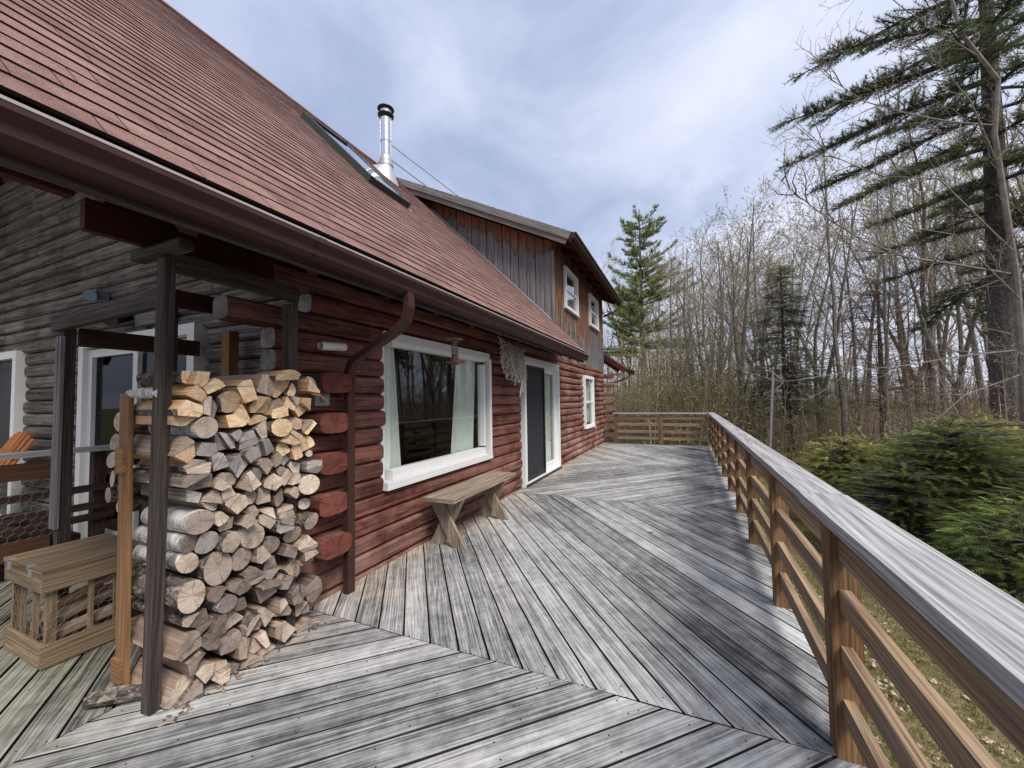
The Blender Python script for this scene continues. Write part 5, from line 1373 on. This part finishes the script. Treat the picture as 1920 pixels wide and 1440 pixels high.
def shrub(seed, lobes, n, fl):
    rs = random.Random(seed); b = MB(); bt = MB(); P = []; D = []
    for k in range(5):
        a = rs.uniform(0, 6.28); b.tube([(rs.uniform(-.2, .2), rs.uniform(-.2, .2), -.2), (math.cos(a) * .3, math.sin(a) * .3, .8), (math.cos(a) * .6, math.sin(a) * .6, 1.5)], [.04, .03, .01], 5, cap=False)
    for (cx, cy, cz, rx, rz) in lobes:
        for i in range(int(n * rx * rx)):
            az = rs.uniform(0, 6.283); u = rs.uniform(-.55, 1); s = math.sqrt(1 - min(1, u * u)); rr = rs.uniform(.45, 1.0) ** .5 * rs.uniform(.82, 1.12)
            d = Vector((math.cos(az) * s, math.sin(az) * s, u))
            # layered tiers: hemlock branches sit in flat storeys
            q = Vector((cx, cy, cz)) + Vector((d.x * rx, d.y * rx, d.z * rz)) * rr
            q.z = round(q.z / .16) * .16 * .6 + q.z * .4
            if q.z < .02: continue
            P.append(tuple(q)); D.append((d.x + rs.gauss(0, .35), d.y + rs.gauss(0, .35), .10 + rs.gauss(0, .16)))
            if i % 3 == 0: bt.tube([Vector((cx, cy, q.z - .1)), q], [.010, .005], 3, cap=False)
    P, D = np.array(P), np.array(D)
    T = fronds(P, D, fl, 6, .34); k = len(T) // len(P)
    rn = np.tile(np.clip(NR.normal(.45, .22, len(P)), 0, 1), k); bt.tris(T, np.clip(rn + NR.normal(0, .06, len(rn)), 0, 1), 1)
    return b, bt
def shrub_at(seed, x, y, lobes, mat, label, n=2600, fl=.145):
    b, bt = shrub(seed, lobes, n, fl)
    return place_tree('hemlock_shrub', b, bt, M_PBARK, [M_PBARK, mat], (x, y, ground_z(x, y)), seed, label, 'shrub', 'hemlock shrubs beyond the railing')
shrub_at(1, 8.6, -3.95, [(0, 0, 1.0, 1.15, 1.05), (.5, .7, .8, .95, .85), (-.5, -.6, .8, .95, .85), (.1, -.1, 1.6, .75, .65)], M_HEM, 'tallest dark green hemlock shrub, beyond the middle of the railing')
shrub_at(2, 6.6, -3.9, [(0, 0, .75, .95, .8), (.6, .1, .6, .8, .7), (-.5, -.3, .55, .8, .6)], M_HEM, 'low dark hemlock shrub at the right edge, nearest to the lawn')
shrub_at(3, 10.9, -3.6, [(0, 0, .95, 1.05, 1.0), (-.6, .3, .7, .85, .75), (.5, -.5, 1.1, .85, .9)], M_HEM2, 'yellow-green hemlock shrub, leftmost behind the railing')
shrub_at(4, 11.0, -5.3, [(0, 0, 1.15, 1.25, 1.2), (.6, .5, .95, .9, .95)], M_HEM2, 'yellow-green hemlock shrub standing behind the tallest one')
shrub_at(5, 8.0, -5.6, [(0, 0, .9, 1.2, .95), (-.8, .1, .7, .8, .7)], M_HEM, 'dark hemlock shrub at the right edge, behind the low one')
shrub_at(6, 5.3, -4.9, [(0, 0, .75, 1.0, .8), (.5, .2, .6, .8, .65)], M_HEM, 'hemlock shrub just outside the right edge of the lawn')

# the near bare tree whose pale limbs sweep across the pine
nb = MB(); nt = MB(); tips = []; rs = random.Random(77); ND = 8.3
nx, ny, nz = spot(1935, ND)
tp = [Vector((nx, ny, nz - .3))] + [at_px(u, v, ND) for u, v in ((1925, 800), (1905, 515), (1865, 250), (1872, 150), (1800, 60), (1770, -60), (1780, -200))]
nb.tube(tp, [.10, .085, .06, .045, .04, .035, .028, .02], 8, cap=False)
for pl_, r0 in (([(1905, 515), (1800, 497), (1700, 482), (1620, 452), (1560, 415), (1500, 370), (1450, 325)], .045), ([(1862, 235), (1780, 228), (1700, 213), (1620, 190), (1560, 150), (1552, 118)], .032), ([(1898, 470), (1760, 335), (1650, 330), (1560, 292), (1490, 235)], .03), ([(1918, 655), (1800, 668), (1700, 685), (1600, 695), (1500, 712), (1462, 716)], .028), ([(1912, 560), (1790, 440), (1700, 425), (1600, 440), (1540, 470)], .026), ([(1880, 330), (1820, 190), (1760, 120), (1700, 70)], .028), ([(1920, 700), (1810, 740), (1740, 800), (1690, 815)], .02), ([(1905, 520), (1960, 380), (2010, 250)], .04), ([(1870, 300), (1950, 200), (2000, 60)], .035), ([(1840, 110), (1700, 20), (1600, -60)], .025)):
    n = len(pl_); pts = [at_px(u, v, ND - .9 * i / n + rs.uniform(-.1, .1)) for i, (u, v) in enumerate(pl_)]
    nt.tube(pts, [max(.005, r0 * .62 * (1 - .85 * i / (n - 1))) for i in range(n)], 5, cap=False)
    for i in range(1, n):
        for q in range(4):
            f = rs.random(); p = pts[i - 1].lerp(pts[i], f); ax = (pts[i] - pts[i - 1]).normalized()
            pr = ax.cross(Vector((rs.uniform(-1, 1), rs.uniform(-1, 1), rs.uniform(-.4, .4)))).normalized(); an = R(rs.uniform(25, 60))
            grow(nb, nt, p, (ax * math.cos(an) + pr * math.sin(an)).normalized(), rs.uniform(.5, 1.5) * (1.1 - .05 * i), max(.006, r0 * .35), 2, rs, 4, .04, tips, .2, (0, 0, 6), .0042)
P = np.array([tuple(a) for a, _ in tips]); D = np.array([tuple(c) for _, c in tips])
nt.tris(tufts(P, D, 1, .035, .018, .7), NR.random(len(P)), 1)
t_ = thing('bare_tree', 'near leafless tree with pale grey limbs sweeping left in front of the huge pine', 'bare tree', (nx, ny, nz))
for nm, m_, mats in (('trunk', nb, [M_LIMB]), ('crown', nt, [M_LIMB, M_BUD])):
    o = m_.build(nm, mats); o.parent = t_; o.matrix_parent_inverse = Matrix.Translation(t_.location).inverted()

# the wood: individual bare trees
def hmax(x, y):
    """how tall the wood stands there: lower beyond the cabin, higher towards the pine"""
    u = px_u(x, y); d = max(4.0, (Vector((x, y, 1.4)) - EYE).dot(fw)); p = [(1100, 500), (1260, 470), (1350, 415), (1450, 400), (1550, 320), (1700, 180), (1900, 80), (9999, 0)]
    if u < 1100 or u > 9000: return 15
    for (a, c), (e_, f) in zip(p[:-1], p[1:]):
        if a <= u <= e_: v = c + (f - c) * (u - a) / (e_ - a)
    return (745 - v) / F_PX * d + 1.4 - ground_z(x, y)
PROT = [(1, 15, .15, 0, .11), (2, 14, .13, 0, .06), (3, 15, .155, 2, .075), (4, 13, .125, 3, .06), (5, 16, .14, 0, .13), (6, 12, .10, 0, .11)]
pl = []
for u, D, k, sc in [(1345, 22, 2, 1.0), (1392, 19, 3, .95), (1546, 19, 2, .90), (1748, 17, 2, 1.0), (1705, 21, 0, 1.0), (1620, 24, 4, 1.0), (1308, 27, 0, .95), (1275, 26, 1, .95), (1360, 31, 4, 1.05), (1440, 27, 0, 1.0), (1580, 15.5, 5, 1.0), (1800, 15, 3, 1.0), (1168, 33, 1, 1.0), (1235, 36, 4, .95), (1500, 24, 1, .98), (1660, 16, 5, .9), (1770, 24, 4, 1.05), (1850, 19, 0, 1.0)]:
    x, y, z = spot(u, D); pl.append((x, y, k, min(sc, hmax(x, y) / PROT[k][1]), True))
rs = random.Random(99); tries = 0
while len(pl) < 118 and tries < 20000:
    tries += 1
    a = R(rs.uniform(-50, 11)); d = rs.uniform(15, 52) if len(pl) < 90 else rs.uniform(30, 60)
    x, y = d * math.cos(a), d * math.sin(a)
    if x < 15.5 and y > -6.5: continue
    if y > 1.0 and x < 19: continue
    if 1400 < px_u(x, y) < 1545 and d < 19: continue
    if 1150 < px_u(x, y) < 1262 and d < 31: continue
    if any((x - q[0]) ** 2 + (y - q[1]) ** 2 < (1.3 if d < 30 else .8) ** 2 for q in pl): continue
    if d < 20 and px_u(x, y) < 1640 and rs.random() < .6: continue
    k = rs.choice((0, 1, 1, 2, 3, 4, 4, 5)); sc = min(rs.uniform(.78, 1.08), hmax(x, y) / PROT[k][1] * rs.uniform(.8, 1.0))
    if sc < .42: continue
    pl.append((x, y, k, sc, False))
KIND = {0: 'straight bare tree with tan buds', 1: 'slender grey bare tree', 2: 'twin-stemmed bare tree', 3: 'bare tree forking into three stems', 4: 'tall bare tree with yellowish buds', 5: 'small thin bare tree'}
rank = {i: k for k, i in enumerate(sorted(range(len(pl)), key=lambda i: px_u(pl[i][0], pl[i][1])))}
zone = lambda u: 'past the deck end' if u < 1340 else 'past the long railing' if u < 1500 else 'behind the shrubs' if u < 1830 else 'behind the huge pine'
seen = {}; srcs = {}
for i in sorted(range(len(pl)), key=lambda i: rank[i]):
    x, y, k, sc, ft = pl[i]; u = px_u(x, y); dd = math.hypot(x, y)
    row = 'front' if dd < 22 else 'middle' if dd < 34 else 'back'
    key = (k, zone(u), row); seen[key] = seen.get(key, 0) + 1
    lab = f'{KIND[k]} {zone(u)}, {ORD[min(seen[key], 18) - 1]} from left, {row} row'
    if k not in srcs:
        sd_, H, r, fk, bud = PROT[k]
        b, bt = bare_proto(sd_, H, r, fk, bud, .0085, None, .8)
        srcs[k] = place_tree('bare_tree', b, bt, M_TBARK, [M_TWIG, M_BUD], (x, y, ground_z(x, y)), rs.uniform(0, 6.28), lab, 'bare tree', 'bare trees of the wood', sc)
    else: dup_tree(srcs[k], (x, y, ground_z(x, y)), rs.uniform(0, 6.28), lab, 'bare trees of the wood', sc)

for i, (x, y) in enumerate([(-9, 3), (-12, 8), (-10, 13), (-15, 5), (-16, 16), (-13, 20), (-20, 10), (-8, 18), (-22, 22), (-18, 1), (-12, 27), (-24, 15)]):
    dup_tree(srcs[(0, 3, 4, 2)[i % 4]], (x, y, ground_z(x, y)), i * 1.3, f'bare tree behind the photographer, seen only in the gable door glass', 'bare trees left of the cabin', 1.0)
# the far wood and the undergrowth: nobody could count these
b = MB()
def ribbon(P0, P1, w0, w1):
    """crossed thin upright slivers as stems: (N,2 tris) facing random ways"""
    n = len(P0); s = norm(np.cross(P1 - P0, NR.normal(0, 1, (n, 3)))); out = []
    out.append(np.stack([P0 - s * w0[:, None], P0 + s * w0[:, None], P1 + s * w1[:, None]], 1)); out.append(np.stack([P0 - s * w0[:, None], P1 + s * w1[:, None], P1 - s * w1[:, None]], 1))
    return np.concatenate(out, 0)
gz = np.vectorize(ground_z)
def polar(n, r0, r1, a0=-52, a1=12):
    a = np.radians(NR.uniform(a0, a1, n)); d = r0 + (r1 - r0) * NR.random(n) ** .9
    return d * np.cos(a), d * np.sin(a)
def stems(b, n, r0, r1, h0, h1, w, twigs, twl, leaf=0, lsz=.05, mask=None, a0=-52, a1=12, leafmax=1.0, lean=.12):
    x, y = polar(n, r0, r1, a0, a1)
    if mask is not None:
        k = mask(x, y); x, y = x[k], y[k]
    n = len(x); z = gz(x, y); h = NR.uniform(h0, h1, n)
    P0 = np.stack([x, y, z - .1], 1); P1 = P0 + np.stack([NR.normal(0, lean, n) * h, NR.normal(0, lean, n) * h, h], 1)
    T = ribbon(P0, P1, np.full(n, w) * NR.uniform(.6, 1.4, n), np.full(n, w * .3)); b.tris(T, np.clip(NR.normal(.4, .2, len(T)), 0, 1), 0)
    if twigs:
        k = np.repeat(np.arange(n), twigs); f = NR.uniform(.2, 1, len(k))[:, None]; Q = P0[k] + (P1[k] - P0[k]) * f
        d = NR.normal(0, 1, (len(k), 3)); d[:, 2] = np.abs(d[:, 2]) * .8 + .2; L = NR.uniform(.4, 1.0, len(k))[:, None] * twl * h[k][:, None]
        E_ = Q + norm(d) * L; T = ribbon(Q, E_, np.full(len(k), w * .38), np.full(len(k), w * .15)); b.tris(T, np.clip(NR.normal(.45, .2, len(T)), 0, 1), 0)
        if leaf:
            kk = np.repeat(np.arange(len(k)), leaf); f = NR.uniform(.3, 1, len(kk))[:, None]; C_ = Q[kk] + (E_[kk] - Q[kk]) * f + NR.normal(0, .03, (len(kk), 3))
            T = tufts(C_, NR.normal(0, 1, (len(kk), 3)), 1, lsz, lsz * .6, .3); b.tris(T, NR.random(len(T)) * leafmax, 1)
stems(b, 850, 42, 115, 4, 9.5, .075, 13, .28, 3, .18)
stems(b, 1500, 38, 95, 2.0, 5.0, .05, 10, .40, 4, .13)
o = b.build('far_wood', [M_BRUSH, M_OLIVE]); o['kind'] = 'stuff'
b = MB()
clear = lambda x, y: ((x > 14.8) | (y < -5.8)) & ~((x < 19) & (y > 1.5))
stems(b, 2900, 12, 42, .8, 3.2, .014, 7, .40, 2, .060, clear)
stems(b, 480, 13, 34, 2.5, 5.5, .020, 8, .30, 3, .07, clear)
o = b.build('undergrowth', [M_BRUSH, M_OLIVE]); o['kind'] = 'stuff'
b = MB(); stems(b, 650, 15, 30, 1.5, 6.5, .016, 10, .35, 6, .085, clear, -7, 9.5); stems(b, 260, 14, 22, .4, 1.6, .012, 8, .5, 5, .07, clear, -16, -2)
o = b.build('green_undergrowth', [M_BRUSH, foliage('olive_spring_leaf', [(0, (.14, .13, .045)), (.5, (.36, .34, .11)), (1, (.54, .51, .20))], .8, .3)]); o['kind'] = 'stuff'
# leaf litter and grass beside the deck
b = MB(); n = 2600; rs = random.Random(5)
for i in range(1500):
    x = rs.uniform(1.2, 9.5); y = -.75 - abs(rs.gauss(0, 1.3)); 
    if rs.random() < .45: x, y = rs.choice(((2.6, -1.25), (3.4, -1.6), (4.6, -1.2), (2.0, -1.0))); x += rs.gauss(0, .45); y += rs.gauss(0, .3)
    if y > -.72: continue
    leaf_shape(b, (x, y, ground_z(x, y) + .012 + rs.random() * .012), rs.uniform(.022, .045), rs.uniform(0, 6.28), rs.uniform(-.5, .5), rs.random())
o = b.build('leaf_litter', M_LEAF); o['kind'] = 'stuff'
n = 42000; x = NR.uniform(1.0, 10, n); y = -.7 - np.abs(NR.normal(0, 1.6, n)); z = gz(x, y); P = np.stack([x, y, z], 1)
b = MB(); D = NR.normal(0, .5, (n, 3)); D[:, 2] = 1
b.tris(tufts(P, D, 1, .055, .006, .3), np.clip(NR.normal(.5, .25, n), 0, 1))
o = b.build('grass', foliage('thin_lawn_grass', [(0, (.06, .065, .018)), (.5, (.14, .14, .05)), (1, (.30, .25, .12))], .8, .2)); o['kind'] = 'stuff'
